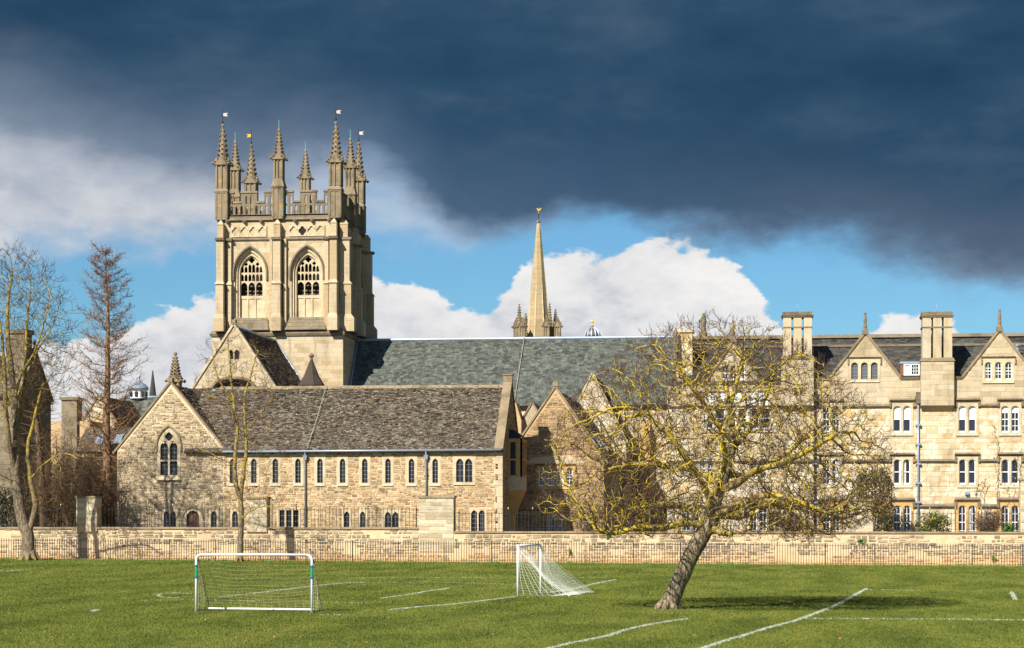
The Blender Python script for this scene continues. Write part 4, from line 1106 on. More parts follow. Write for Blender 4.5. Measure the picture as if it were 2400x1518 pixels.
            m.build('buttress', M['tower_buttress'], r)
        # string courses
        for zz, pr in ((zstr, .14), (zcor-.12, .2)):
            us = [(uc-half-.06, uc+half+.06)]
            m = MB(tf); m.taper(us[0][0], us[0][1], .03, -.02, zz-.14, us[0][0], us[0][1], pr, -.02, zz)
            m.taper(us[0][0], us[0][1], pr, -.02, zz+.001, us[0][0], us[0][1], .04, -.02, zz+.2)
            for (bu, bw, bp) in bt:
                if bw > .35 and zz == zstr: m.taper(uc+bu-bw/2-.08, uc+bu+bw/2+.08, bp+.02, 0, zz-.1, uc+bu-bw/2-.05, uc+bu+bw/2+.05, bp+.06, 0, zz+.1)
            m.build('string_course', M['weathered'], r)
        for k in range(7):       # carved heads along the cornice
            u = uc+(k-3)*half*.28
            if k == 3: continue
            m = MB(tf); m.blob((u, .22, zcor-.2), .2); m.blob((u, .3, zcor-.32), .13); m.build('gargoyle', M['weathered'], r)
        # pierced battlements, one panel each side of the middle pinnacle
        for sd_ in (-1, 1):
            a, b = (uc-half+.5, uc-.42) if sd_ < 0 else (uc+.42, uc+half-.5)
            L = b-a; zb_ = zcor+.05; zlo, zhi = zb_+1.28, zpar
            xs = [0, .19, .335, .665, .81, 1]
            o = [(a, zb_), (b, zb_), (b, zhi), (a+L*.81, zhi), (a+L*.81, zlo), (a+L*.665, zlo), (a+L*.665, zhi), (a+L*.335, zhi), (a+L*.335, zlo), (a+L*.19, zlo), (a+L*.19, zhi), (a, zhi)]
            hs = []; nl = 10
            for k in range(nl):
                x0 = a+L*(k+.25)/nl; x1 = a+L*(k+.75)/nl
                hs.append(arch(x0, x1, zb_+.32, zlo-.38, zlo-.2, 'pointed', 3))
                f = (k+.5)/nl
                if f < .17 or .37 < f < .63 or f > .83: hs.append(arch(x0, x1, zlo-.08, zhi-.42, zhi-.22, 'pointed', 3))
            m = MB(tf); m.sheet(o, hs, .0, -.2); pp = m.build('parapet', M['weathered'], r)
            m = MB(tf)
            for (x0, x1, zz) in ((0, .19, zhi), (.335, .665, zhi), (.81, 1, zhi), (.19, .335, zlo), (.665, .81, zlo)):
                m.taper(a+L*x0-.06, a+L*x1+.06, .07, -.27, zz+.002, a+L*x0-.02, a+L*x1+.02, .02, -.22, zz+.17)
            m.build('parapet_coping', M['weathered'], pp)
            m = MB(tf); m.box(a, b, .05, -.25, zb_-.06, zb_+.18); m.build('parapet_base', M['weathered'], pp)
    # far parapets (north, west) seen through the near ones
    for (tf, uc) in ((SOUTH(Yt+2*half), Xc), (EAST(X0), Yc)):
        for sd_ in (-1, 1):
            a, b = (uc-half+.5, uc-.42) if sd_ < 0 else (uc+.42, uc+half-.5); L = b-a; zb_ = zcor+.05; zlo, zhi = zb_+1.28, zpar
            o = [(a, zb_), (b, zb_), (b, zhi), (a+L*.81, zhi), (a+L*.81, zlo), (a+L*.665, zlo), (a+L*.665, zhi), (a+L*.335, zhi), (a+L*.335, zlo), (a+L*.19, zlo), (a+L*.19, zhi), (a, zhi)]
            hs = [arch(a+L*(k+.25)/10, a+L*(k+.75)/10, zb_+.32, zlo-.38, zlo-.2, 'pointed', 3) for k in range(10)]
            m = MB(tf); m.sheet(o, hs, .1, -.1); m.build('parapet', M['weathered'], r)
    # eight pinnacles
    ct, cs, cm = Z(287), Z(384), Z(449); mt, ms, mm = Z(301), Z(374), Z(440); e = .32
    k = 0
    for (x, y, vn) in ((X0+e, Yt+e-.1, (False, False)), (X1-e, Yt+e-.1, (False, False)), (X0+e, Yt+2*half-e, (True, True)), (X1-e, Yt+2*half-e, (False, False))):
        pinnacle(r, x, y, zcor-.05, cm, cs, ct, 1.02, True, vn, seed=k); k += 1
    for (x, y) in ((Xc, Yt+.1), (Xc, Yt+2*half-.1), (X0+.1, Yc), (X1-.1, Yc)):
        pinnacle(r, x, y, zcor-.05, mm, ms, mt, .92, False, None, True, seed=k); k += 1
    pipe(r, [(Xc+.5, Yt-.1, zcor+2.5), (Xc+.52, Yt-.1, zcor)], .03, 'copper', 'lightning_strip', 4)
    # choir
    Yw = 173.0; Yr = Yc; zr = Zp(793, 1200, Yr); ze = Zp(948, 1500, Yw-.4)
    XE = Xp(1600, Yr)
    m = MB(SOUTH(Yw)); m.box(b1-.5, XE, 0, -.6, ZB, ze+.1); m.build('choir_wall', M['ashlar_joint'], r)
    masonry(r, 'S', Yw, rect(Xp(1210, Yw), XE, 5, ze-.3), [], .36, (.6, 1.2), .012, .012, M['ashlar'], 97, 40, .012, 'ashlar_block')
    for px in (1450, 1515, 1575):
        x = Xp(px, Yw); m = MB(SOUTH(Yw)); m.box(x-.35, x+.35, .9, -.1, ZB, Zp(1010, px, Yw)); m.taper(x-.35, x+.35, .9, -.1, Zp(1010, px, Yw)+.002, x-.3, x+.3, .1, -.1, Zp(985, px, Yw)); m.build('buttress', M['orange_stone'], r)
    S = Vector((0, Yr-(Yw-.4), zr-ze))
    rf = slates(r, 'choir_roof', (X1+.2, Yw-.4, ze), (1, 0, 0), S, XE-X1-.2, S.length, .32, .19, .018, .45, M['blue_slate'], 98, slabmat=M['dark_slate'])
    m = MB(); m.taper(X1, XE, Yr-.01, Yr+6, ze, X1, XE, Yr-.01, Yr, zr-.03); m.build('rear_roof', M['dark_slate'], r)
    m = MB(); m.tube([(X1, Yr, zr+.03), (XE, Yr, zr+.03)], .13, 8); m.build('lead_ridge', M['lead'], rf)
    m = MB(SOUTH(Yw)); m.taper(b1, XE, .1, 0, ze-.25, b1, XE, .42, 0, ze-.06); m.build('eaves_cornice', M['weathered'], r)
    # lead flashing where the choir roof meets the tower
    nn = Vector((0, -1, .8)).normalized()*.05
    pa, pb = Vector((b1+.12, Yw-.4, ze))+nn, Vector((b1+.12, Yr, zr))+nn
    pipe(r, [pa, pb], .1, 'lead', 'flashing', 5)
    pa, pb = Vector((Xp(1229, Yr), Yr-.1, zr+.1)), Vector((Xp(1206, Yw), Yw-.35, ze+.1))
    pipe(r, [pa+nn, pb+nn], .03, 'cable', 'lightning_cable', 4)
    # transept
    Yg = 158.0; XA, zA = XZ(548, 762, Yg); slope = 1.50; zE = 8.8; hw = (zA-zE)/slope
    m = MB(SOUTH(Yg)); win = [arch(XA-.42, XA-.05, Zp(840, 548, Yg), Zp(826, 548, Yg), Zp(818, 548, Yg), 'pointed', 4), arch(XA+.05, XA+.42, Zp(840, 548, Yg), Zp(826, 548, Yg), Zp(818, 548, Yg), 'pointed', 4)]
    wbig = arch(XA-1.6, XA+1.6, 4, Zp(918, 548, Yg), Zp(890, 548, Yg), 'pointed', 8)
    m.sheet([(XA-hw, ZB), (XA+hw, ZB), (XA+hw, zE), (XA, zA), (XA-hw, zE)], win+[wbig], 0, -.6); m.build('transept_wall', M['ashlar_joint'], r)
    m = MB(SOUTH(Yg)); m.box(XA-.8, XA+.8, -.3, -.5, Zp(845, 548, Yg), Zp(812, 548, Yg)); m.box(XA-1.8, XA+1.8, -.45, -.55, 4, Zp(885, 548, Yg)); m.build('transept_glass', M['lead_glass'], r)
    m = MB(); pts = arch(XA-1.8, XA+1.8, 0, Zp(918, 548, Yg), Zp(884, 548, Yg), 'pointed', 10, False); m.tube([(x, Yg-.1, z) for x, z in pts], .14, 6); m.build('hood_mould', M['coping'], r)
    masonry(r, 'S', Yg, [(XA-hw, 10.5), (XA+hw, 10.5), (XA+hw-1.1, 10.5), (XA, zA-.3), (XA-hw+1.1, 10.5)], [rect(XA-.5, XA+.5, Zp(842, 548, Yg), Zp(816, 548, Yg)), wbig], .34, (.5, 1.1), .012, .012, M['tower'], 101, 60, .012, 'ashlar_block')
    S = Vector((-hw-.3, 0, zA-.1-(zE-.4)))
    slates(r, 'transept_roof', (XA+hw+.3, Yg+.4, zE-.4), (0, 1, 0), S, Yt-.4-Yg-.4, S.length, .34, .3, .045, .3, M['brown_slate'], 102)
    S = Vector((hw+.3, 0, zA-.1-(zE-.4)))
    slates(r, 'transept_roof', (XA-hw-.3, Yg+.4, zE-.4), (0, 1, 0), S, Yt-.4-Yg-.4, S.length, .5, .4, .04, .3, M['brown_slate'], 103)
    coping(r, SOUTH(Yg), [(XA-hw-.3, zE-.45), (XA, zA+.02), (XA+hw+.3, zE-.45)], .1, -.5, .16, mat='dressed')
    m = MB(); m.box(XA-.15, XA+.15, Yg-.1, Yg+.4, zA+.14, zA+.4); m.build('apex_stone', M['coping'], r)
    pipe(r, [(XA, Yg+.3, zA-.02), (XA, Yt-.45, zA-.02)], .12, 'lead', 'lead_ridge', 6)
    # flashing on the tower face
    pipe(r, [(XA, Yt-.55, zA+.02), (XA+hw, Yt-.55, zE)], .1, 'lead', 'flashing', 5)
    # stair turret with conical roof
    Ys = 166.0; x, _ = XZ(730, 900, Ys); ze_ = Zp(901, 730, Ys); zt = Zp(843, 730, Ys)
    m = MB(); m.lathe((x, Ys), [(.92, ZB), (.92, ze_)], 8, math.pi/8); tu = m.build('stair_turret', M['tower_joint'], r)
    m = MB(); m.lathe((x, Ys), [(1.08, ze_-.08), (1.06, ze_+.04), (.62, ze_+.75), (.12, zt), (.06, zt+.02)], 8, math.pi/8); m.build('turret_roof', M['brown_slate'], tu)
    m = MB(); m.lathe((x, Ys), [(.08, zt-.05), (.15, zt+.08), (.09, zt+.15), (.2, zt+.32), (.22, zt+.42), (.05, zt+.6)], 8); m.build('finial', M['weathered'], tu)
    # lone pinnacle west of the transept
    Yp = 157.5; x, _ = XZ(411, 900, Yp)
    pinnacle(r, x, Yp, ZB, Zp(960, 411, Yp), Zp(893, 411, Yp), Zp(823, 411, Yp), .8, True, None, False, seed=31)
chapel()

# ------------------------------------------------------------------ tall right-hand range
def right_range():
    Y = 139.0; XL, XM, XE = Xp(1563, Y), Xp(1830, Y), Xp(2490, Y)
    z = lambda py, px=2100: Zp(py, px, Y)
    zE = z(885)
    r = thing('college_range', 'tall cream ashlar college range with gables, tall chimneys and white sash windows', 'building', ((XL+XE)/2, Y, ZB))
    holes, ex = [], []
    def win(*a, **k):
        h, e = window(r, Y, *a, **k); holes.append(h); ex.append(e)
    st = dict(head='round', sash=True, glassm='glass', rise=.2, surround=.17, hood=False, mull=.15, top_pad=.2)
    cols = [(1948, 20), (2114, 20.5), (2267, 20.5), (2367.5, 21)]
    for ci, (c, w) in enumerate(cols):
        win(c-w, c+w, 950, 1012, 2, bars=(1, 3) if ci in (0, 3) else (0, 0), blind=.5 if ci in (1, 2) else .25 if ci == 3 else None, **st)
        win(c-w+1, c+w-1, 1075, 1134, 2, bars=(0, 0) if ci else (1, 3), **st)
        win(c-w, c+w, 1183, 1262, 2, bars=(1, 3), smat='orange_stone', **{**st, 'hood': True, 'surround': .2})
    win(1757, 1797, 1073, 1120, 2, bars=(1, 2), **st); win(1757, 1797, 1180, 1262, 2, bars=(1, 3), **st)
    win(1640, 1672, 1073, 1120, 2, bars=(1, 2), **st); win(1600, 1640, 1180, 1262, 2, bars=(1, 3), **st)
    win(1650, 1806, 955, 1004, 6, head='flat', bars=(0, 0), sash=True, glassm='glass', mull=.14, surround=.16)
    win(1656, 1800, 915, 949, 5, head='flat', bars=(0, 0), sash=True, glassm='glass', mull=.16, surround=.12, blind=.95)
    win(1692, 1746, 856, 889, 3, head='round', bars=(1, 1), sash=True, glassm='glass', rise=.15, mull=.14, surround=.14)
    win(1995, 2057, 848, 887, 3, head='round', bars=(3, 4), glassm='grey_glass', rise=.22, surround=.16, mull=.2, hood=True, top_pad=.22)
    win(2308, 2372, 847, 889, 3, head='round', bars=(1, 2), sash=True, glassm='glass', rise=.22, surround=.16, mull=.2, hood=True, top_pad=.22)
    g = []
    def P(px, py): return XZ(px, py, Y)
    gables = [((1655, 897), (1719, 800), (1784, 897)), ((1946, 885), (2028, 781), (2109, 885)), ((2256, 885), (2343, 774), (2430, 885))]
    poly = [(XL, ZB), (XE, ZB), (XE, zE)]
    top = []
    for gb in reversed(gables):
        a, b, c = gb; top += [P(*c), P(*b), P(*a)]
    top[6:6] = [(XM, zE), (XM, z(897, 1800))]
    poly += top+[(XL, z(897, 1600))]
    m = MB(SOUTH(Y)); m.sheet(poly, holes, 0, -.5); m.build('wall', M['ashlar_joint'], r)
    # chimney breasts
    br = [(1831, 1907, 838, 735), (2157, 2235, 843, 735)]
    for (a, b, zs, zt) in br: ex.append(rect(Xp(a, Y), Xp(b, Y), z(952, a), 40))
    masonry(r, 'S', Y, [(XL, 1.9), (XE, 1.9), (XE, zE-.02)]+top+[(XL, z(897, 1600))], ex, .36, (.45, 1.05), .022, .022, M['ashlar'], 111, 240, .03, 'ashlar_block', zr=(0, z(955)))
    masonry(r, 'S', Y, [(XL, 1.9), (XE, 1.9), (XE, zE-.02)]+top+[(XL, z(897, 1600))], ex, .36, (.45, 1.05), .014, .014, M['ashlar_upper'], 112, 60, .02, 'ashlar_block', zr=(z(955), 40))
    for (a, b, zs_, zt_) in br:
        ua, ub = Xp(a, Y), Xp(b, Y); zs, zt, z0 = z(zs_, a), z(zt_, a), z(950, a)
        m = MB(SOUTH(Y)); m.box(ua, ub, .45, -1.2, z0, zs); m.taper(ua+.1, ub-.1, .05, 0, z0-.35, ua, ub, .45, 0, z0-.002)
        ch = m.build('chimney', M['ashlar_joint'], r)
        masonry(ch, 'S', Y-.45, rect(ua, ub, z0, zs-.1), [], .34, (.5, 1.0), .014, .014, M['ashlar_upper'], 113+int(a), 24, .015, 'ashlar_block')
        m = MB(SOUTH(Y)); m.taper(ua-.07, ub+.07, .52, -1.27, zs-.1, ua+.05, ub-.05, .4, -1.15, zs+.14); m.build('chimney_base', M['weathered'], ch)
        w = (ub-ua-.2)/3
        for k in range(3):
            u0 = ua+.1+k*w; m = MB(SOUTH(Y)); m.box(u0+.02+.035*k, u0+w-.09+.035*k, .33, -1.05, zs+.12, zt-.2); m.build('chimney_shaft', M['ashlar_upper'], ch)
        for (zz, e, th) in ((z(769, a), .03, .1), (zt-.32, .1, .14), (zt-.19, .02, .25)):
            m = MB(SOUTH(Y)); m.taper(ua+.1-e*.3, ub-.1+e*.3, .33+e*.3, -1.05-e*.3, zz, ua+.1-e, ub-.1+e, .33+e, -1.05-e, zz+th); m.build('chimney_cap', M['weathered'], ch)
        pipe(ch, [((ua+ub)/2, Y+.2, zt), ((ua+ub)/2, Y+.2, zt+.65)], .014, 'lead', 'lightning_rod', 4)
    # gable copings and finials
    for (a, b, c) in gables:
        coping(r, SOUTH(Y), [P(*a), P(*b), P(*c)], .09, -.45, .15)
        x, zz = P(*b); m = MB(); m.box(x-.2, x+.2, Y-.12, Y+.3, zz-.05, zz+.26); m.lathe((x, Y+.08), [(.16, zz+.25), (.1, zz+.4), (.13, zz+.5), (.09, zz+.6), (.11, zz+.9), (.06, zz+1.2), (.09, zz+1.28), (.02, zz+1.4)], 8)
        m.build('gable_finial', M['weathered'], r)
    # eaves course between gables
    for (a, b) in ((1908, 1944), (2111, 2155), (2236, 2254), (2432, 2488)):
        m = MB(SOUTH(Y)); m.taper(Xp(a, Y), Xp(b, Y), .04, -.3, zE-.12, Xp(a, Y), Xp(b, Y), .14, -.3, zE+.1); m.build('eaves_course', M['weathered'], r)
    m = MB(SOUTH(Y)); m.taper(XL, XM, .05, -.3, z(897, 1700)-.1, XL, XM, .16, -.3, z(897, 1700)+.14); m.build('eaves_course', M['weathered'], r)
    # string courses, stepping up over the windows
    for (py, hp, wpad) in ((954, 941, 5), (1083, 1068, 5), (1189, 1174, 5)):
        u = Xp(1830, Y); zz = z(py); zh = z(hp)
        for ci, (c, w) in enumerate(cols+[(2520, 20)]):
            a = Xp(c-w-9, Y); b = Xp(c+w+9, Y)
            m = MB(SOUTH(Y)); m.taper(u, a+.1, .03, 0, zz-.06, u, a+.1, .17, 0, zz+.1); m.taper(u, a+.1, .17, 0, zz+.102, u, a+.1, .03, 0, zz+.24)
            if ci < 4:
                m.box(a, a+.12, .155, 0, zz+.02, zh); m.box(b-.12, b, .155, 0, zz+.02, zh)
                m.taper(a, b, .05, 0, zh+.002, a, b, .2, 0, zh+.12); m.taper(a, b, .2, 0, zh+.122, a, b, .04, 0, zh+.24)
            m.build('string_course', M['weathered'], r); u = b-.1
        m = MB(SOUTH(Y)); m.taper(XL, XM, .03, 0, z(py, 1700)-.06, XL, XM, .16, 0, z(py, 1700)+.12); m.build('string_course', M['weathered'], r)
    # roof
    YR_ = 143.2; zr = Zp(787, 2100, YR_); S = Vector((0, YR_-Y-.3, zr-zE))
    rf = slates(r, 'roof', (Xp(1600, Y), Y+.3, zE-.05), (1, 0, 0), S, XE-Xp(1600, Y), S.length, .36, .22, .03, .45, M['dark_slate'], 115)
    m = MB(); m.taper(XL+1, XE, YR_, YR_+4.5, zE-.2, XL+1, XE, YR_, YR_+.05, zr-.03); m.build('rear_roof', M['dark_slate'], r)
    m = MB(); m.taper(Xp(1600, Y), XE, YR_-.28, YR_+.3, zr-.08, Xp(1600, Y), XE, YR_-.1, YR_+.1, zr+.16); m.build('ridge_tiles', M['weathered'], rf)
    q = S.normalized(); o = Vector((Xp(1600, Y), Y+.3, zE-.05))+q*(S.length*.76)
    m = MB(); m.box(o.x, XE, o.y-.1, o.y+.14, o.z+.04, o.z+.2); m.build('roof_ledge', M['weathered'], rf)
    for (a, b, c) in gables:     # short roofs running back from the gables
        xa, za = P(*a); xb, zb_ = P(*b); xc, zc = P(*c)
        for (x0, z0) in ((xa, za), (xc, zc)):
            S2 = Vector((xb-x0, 0, zb_-z0)); slates(r, 'gable_roof', (x0, Y+.4, z0-.05), (0, 1, 0), S2, 3.4, S2.length, .36, .22, .03, .4, M['dark_slate'], 116)
    # flat-topped white dormer
    u0, u1 = Xp(2110, Y), Xp(2156, Y); zd0, zd1 = z(883), z(851)
    m = MB(SOUTH(Y)); m.box(u0-.02, u1, .06, -3.2, zd1, zd1+.14); dm = m.build('dormer', M['lead'], r)
    m = MB(SOUTH(Y)); m.box(u0, u0+.22, 0, -2.6, zd0+.12, zd1-.002); m.build('dormer_cheek', M['curtain'], dm)
    m = MB(SOUTH(Y)); um = (u0+u1)/2
    m.sheet(rect(u0+.22, u1-.02, zd0+.12, zd1-.003), [rect(u0+.3, um-.02, zd0+.2, zd1-.08), rect(um+.1, u1-.1, zd0+.2, zd1-.08)], .03, -.08); m.build('sash', M['white'], dm)
    m = MB(SOUTH(Y)); m.box(u0+.25, um, -.04, -.06, zd0+.14, zd1-.02); m.build('blind', M['blind'], dm)
    m = MB(SOUTH(Y)); m.box(um+.02, u1-.05, -.04, -.06, zd0+.14, zd1-.02); m.build('pane', M['glass'], dm)
    m = MB(SOUTH(Y))
    for k in (1, 2):
        x = um+.1+(u1-.2-um)*k/3; m.box(x-.015, x+.015, .0, -.03, zd0+.2, zd1-.08); zz = zd0+.2+(zd1-.28-zd0)*k/3; m.box(um+.1, u1-.1, -.002, -.032, zz-.015, zz+.015)
    m.build('glazing_bar', M['white'], dm)
    # rainwater pipes with hoppers
    for px in (1910, 2152):
        x = Xp(px, Y-.15); zt = z(918, px)
        pipe(r, [(x, Y-.15, zt-.3), (x, Y-.15, 1.6)], .065, 'iron' if px == 1910 else 'gutter')
        m = MB(); m.taper(x-.1, x+.1, Y-.3, Y-.02, zt-.75, x-.2, x+.2, Y-.38, Y-.01, zt-.45); m.box(x-.2, x+.2, Y-.38, Y-.01, zt-.448, zt-.28); m.taper(x-.12, x+.12, Y-.3, Y-.02, zt-.278, x-.14, x+.14, Y-.32, Y-.01, zt); m.build('hopper', M['weathered' if px == 2152 else 'iron'], r)
        for py in (995, 1040, 1086, 1131, 1176):
            m = MB(); zz = z(py, px); m.box(x-.17, x+.17, Y-.24, Y-.02, zz-.05, zz+.07); m.build('pipe_bracket', M['gutter'], r)
    # small left chimney and pinnacled stumps over the left end
    m = MB(); xa, xb = Xp(1585, Y+1), Xp(1623, Y+1); m.box(xa, xb, Y+.8, Y+2, zE-.3, z(775, 1600)); m.box(xa-.1, xb+.1, Y+.7, Y+2.1, z(775, 1600)+.001, z(769, 1600)); m.build('chimney', M['ashlar'], r)
    x = Xp(1583, Y); m = MB(); m.lathe((x, Y+.3), [(.14, z(840, 1583)), (.13, z(790, 1583)), (.1, z(775, 1583)), (.05, z(764, 1583))], 8); m.build('gable_finial', M['weathered'], r)
    for px, pt in ((1649, 735), (1716, 762)):
        x = Xp(px, Y+4.5); m = MB(); m.box(x-.42, x+.42, Y+4.2, Y+4.9, 12, Zp(790, px, Y+4.5)); m.lathe((x, Y+4.5), [(.3, Zp(790, px, Y+4.5)), (.14, Zp(pt+30, px, Y+4.5)), (.2, Zp(pt+18, px, Y+4.5)), (.16, Zp(pt+8, px, Y+4.5)), (.04, Zp(pt, px, Y+4.5))], 8); m.build('roof_pinnacle', M['pinnacle'], r)
    # roof vent, wall lamp
    x = Xp(2385, 141); zz = Zp(815, 2385, 141); m = MB(); m.tube([(x, 141, zz-.5), (x, 141, zz+.1)], .1, 8); m.blob((x, 141, zz+.15), .2); m.build('roof_vent', M['gutter'], r)
    x = Xp(2266, Y); m = MB(); m.box(x-.12, x+.12, Y-.22, Y-.03, z(1158), z(1151)); m.build('wall_lamp', M['gutter'], r)
right_range()

# ------------------------------------------------------------------ shaded building at the far left and the roofs behind
def left_building():
    Y = 141.0; D = 6.6; XR = Xp(44, Y); XL = XR-9; YR_ = Y+D/2
    zR_ = Zp(832, 80, YR_); zE = Zp(925, 60, Y)
    r = thing('shaded_gabled_building', 'tall grey stone building with chimney, its gable end in shade at far left', 'building', (XR-4, Y, ZB))
    holes, ex = [], []
    for (a, b, c, d) in ():
        h, e = window(r, Y, a, b, c, d, 2, 'flat', (0, 1), sash=True, glassm='glass', mull=.12); holes.append(h); ex.append(e)
    m = MB(SOUTH(Y)); m.sheet(rect(XL, XR, ZB, zE), holes, 0, -.4); m.build('wall', M['grey_joint'], r)
    masonry(r, 'S', Y, rect(XL, XR, 2, zE-.05), ex, .3, (.4, .9), .015, .015, M['grey_ashlar'], 121, 40, .02, 'ashlar_block')
    hs = []
    for (py0, py1) in ((995, 1030), (1085, 1125)):
        yy0, yy1 = Y+2.5, Y+3.6; za, zb_ = Zp(py1, 80, YR_), Zp(py0, 80, YR_)
        h, e = window(r, XR, 0, 0, 0, 0, 2, 'flat', (0, 1), sash=True, glassm='glass', uz=(yy0, yy1, za, zb_), fr='E', mull=.12); hs.append(h)
    m = MB(EAST(XR)); m.sheet([(Y+.4, ZB), (Y+D, ZB), (Y+D, zE), (YR_, zR_+.2), (Y+.4, zE+.4)], hs, 0, -.4); m.build('gable_end', M['grey_joint'], r)
    coping(r, EAST(XR), [(Y-.3, zE-.1), (YR_, zR_+.2), (Y+D+.3, zE-.1)], .1, -.4, .16)
    m = MB(EAST(XR)); m.taper(Y, Y+D, .05, 0, zE-.3, Y, Y+D, .18, 0, zE-.15); m.build('string_course', M['weathered'], r)
    m = MB(); zt = zR_+.3; m.box(XR-.2, XR+.12, YR_-.16, YR_+.16, zt, zt+.25); m.lathe((XR-.04, YR_), [(.12, zt+.24), (.08, zt+.45), (.13, zt+.6), (.02, zt+.85)], 8); m.build('gable_finial', M['weathered'], r)
    S = Vector((0, YR_-Y+.3, zR_-zE+.1)); slates(r, 'roof', (XL, Y-.3, zE-.1), (1, 0, 0), S, XR-.4-XL, S.length, .32, .2, .04, .5, M['stone_slate'], 122)
    m = MB(); m.taper(XL, XR-.4, YR_, Y+D+.3, zE-.1, XL, XR-.4, YR_, YR_+.05, zR_-.03); m.build('rear_roof', M['brown_slate'], r)
    xa, xb = Xp(-20, Y), Xp(58, Y)-1.2; zc = Zp(765, 30, Y)
    m = MB(); m.box(Xp(-5, Y), Xp(40, Y), Y+1.6, Y+3.0, zE-1.5, zc-.3); ch = m.build('chimney', M['grey_joint'], r)
    masonry(ch, 'S', Y+1.6, rect(Xp(-5, Y), Xp(40, Y), zE, zc-.35), [], .32, (.4, .8), .014, .014, M['grey_ashlar'], 123, 16, .02, 'ashlar_block')
    m = MB(); m.box(Xp(-5, Y)-.12, Xp(40, Y)+.12, Y+1.48, Y+3.12, zc-.299, zc); m.build('chimney_cap', M['weathered'], ch)
left_building()
def back_houses():
    Y = 172.0
    # sunlit gabled lodging
    XA, zA = XZ(232, 925, Y); XR, zE = XZ(268, 985, Y); XL = 2*XA-XR
    r = thing('distant_gabled_lodging', 'small sunlit gable behind the conifer, left of the lead cupola', 'house', (XA, Y, ZB))
    m = MB(SOUTH(Y)); m.prism([(XL, ZB), (XR, ZB), (XR, zE), (XA, zA), (XL, zE)], 0, -.5); m.build('wall', M['ashlar_joint'], r)
    masonry(r, 'S', Y, [(XL, 7), (XR, 7), (XR, zE), (XA, zA-.2), (XL, zE)], [], .36, (.5, 1), .014, .014, M['ashlar'], 131, 20, .02, 'ashlar_block')
    S = Vector((XA-XR-.2, 0, zA-zE+.15)); slates(r, 'roof', (XR+.2, Y+.2, zE-.2), (0, 1, 0), S, 9, S.length, .35, .25, .03, .4, M['stone_slate'], 132)
    m = MB(); m.box(XL, XR, Y+.5, Y+9, ZB, zE); m.build('rear_wall', M['brown_mortar'], r)
    coping(r, SOUTH(Y), [(XL-.2, zE-.25), (XA, zA), (XR+.2, zE-.25)], .08, -.3, .14)
    # chimney block to its left
    Y2 = 168.0; xa, xb = Xp(144, Y2), Xp(180, Y2); zt = Zp(936, 160, Y2)
    r = thing('distant_chimney_house', 'tan stone chimney block between the left tree and the conifer', 'house', ((xa+xb)/2, Y2, ZB))
    m = MB(); m.box(xa-2, xb+1, Y2+.3, Y2+6, ZB, Zp(985, 160, Y2)); m.build('wall', M['brown_mortar'], r)
    m = MB(); m.box(xa, xb, Y2, Y2+1.4, ZB, zt); ch = m.build('chimney', M['grey_ashlar'], r)
    m = MB(); m.box(xa-.12, xb+.12, Y2-.12, Y2+1.52, zt+.001, zt+.25); m.build('chimney_cap', M['weathered'], ch)
    # slate-roofed hall with lead cupola
    Y3 = 186.0; xa, xb = Xp(268, Y3), Xp(372, Y3); zr, ze = Zp(930, 320, Y3+3), Zp(1000, 320, Y3)
    r = thing('slate_roofed_hall', 'dark slate hall roof behind the left gable', 'building', ((xa+xb)/2, Y3, ZB))
    m = MB(); m.box(xa, xb, Y3+.3, Y3+6, ZB, ze); m.build('wall', M['brown_mortar'], r)
    S = Vector((0, 3, zr-ze)); slates(r, 'roof', (xa, Y3, ze), (1, 0, 0), S, xb-xa, S.length, .4, .26, .02, .3, M['blue_slate'], 133)
    m = MB(); m.taper(xa, xb, Y3+3, Y3+6, ze, xa, xb, Y3+3, Y3+3.05, zr-.02); m.build('rear_roof', M['dark_slate'], r)
    pipe(r, [(xa, Y3+3, zr+.03), (xb, Y3+3, zr+.03)], .12, 'lead', 'lead_ridge', 6)
    x, _ = XZ(325, 930, Y3+3); z0 = zr-.1; zz = lambda py: Zp(py, 325, Y3+3)
    c = thing('lead_cupola', 'small domed lead cupola with spike on the slate roof', 'cupola', (x, Y3+3, z0))
    m = MB(); m.lathe((x, Y3+3), [(.75, z0), (.75, zz(915)), (.85, zz(914)), (.85, zz(911)), (.6, zz(910.5))], 8, math.pi/8); m.build('drum', M['white'], c)
    for k in range(8):
        an = k*math.pi/4; m = MB(); px_, py_ = x+.73*math.cos(an), Y3+3+.73*math.sin(an)
        m.box(px_-.13, px_+.13, py_-.06, py_+.06, z0+.15, zz(917)); m.build('pane', M['glass'], c)
    m = MB(); m.lathe((x, Y3+3), [(.95, zz(911)), (.9, zz(907)), (.72, zz(901)), (.42, zz(896)), (.16, zz(892)), (.08, zz(884)), (.13, zz(882)), (.05, zz(879)), (.02, zz(869))], 16); m.build('dome', M['lead'], c, smooth=True)
    # lower brown roof with rooflights
    Y4 = 152.0; xa, xb = Xp(176, Y4), Xp(292, Y4); zr, ze = Zp(1000, 240, Y4+2.6), Zp(1056, 240, Y4)
    r = thing('low_tiled_outbuilding', 'low brown tiled roof with skylights left of the gable', 'building', ((xa+xb)/2, Y4, ZB))
    m = MB(); m.box(xa, xb, Y4+.2, Y4+5, ZB, ze); m.build('wall', M['brown_mortar'], r)
    S = Vector((0, 2.6, zr-ze)); slates(r, 'roof', (xa, Y4, ze), (1, 0, 0), S, xb-xa, S.length, .34, .22, .03, .4, M['stone_slate'], 134)
    m = MB(); m.taper(xa, xb, Y4+2.6, Y4+5.2, ze, xa, xb, Y4+2.6, Y4+2.65, zr-.02); m.build('rear_roof', M['brown_slate'], r)
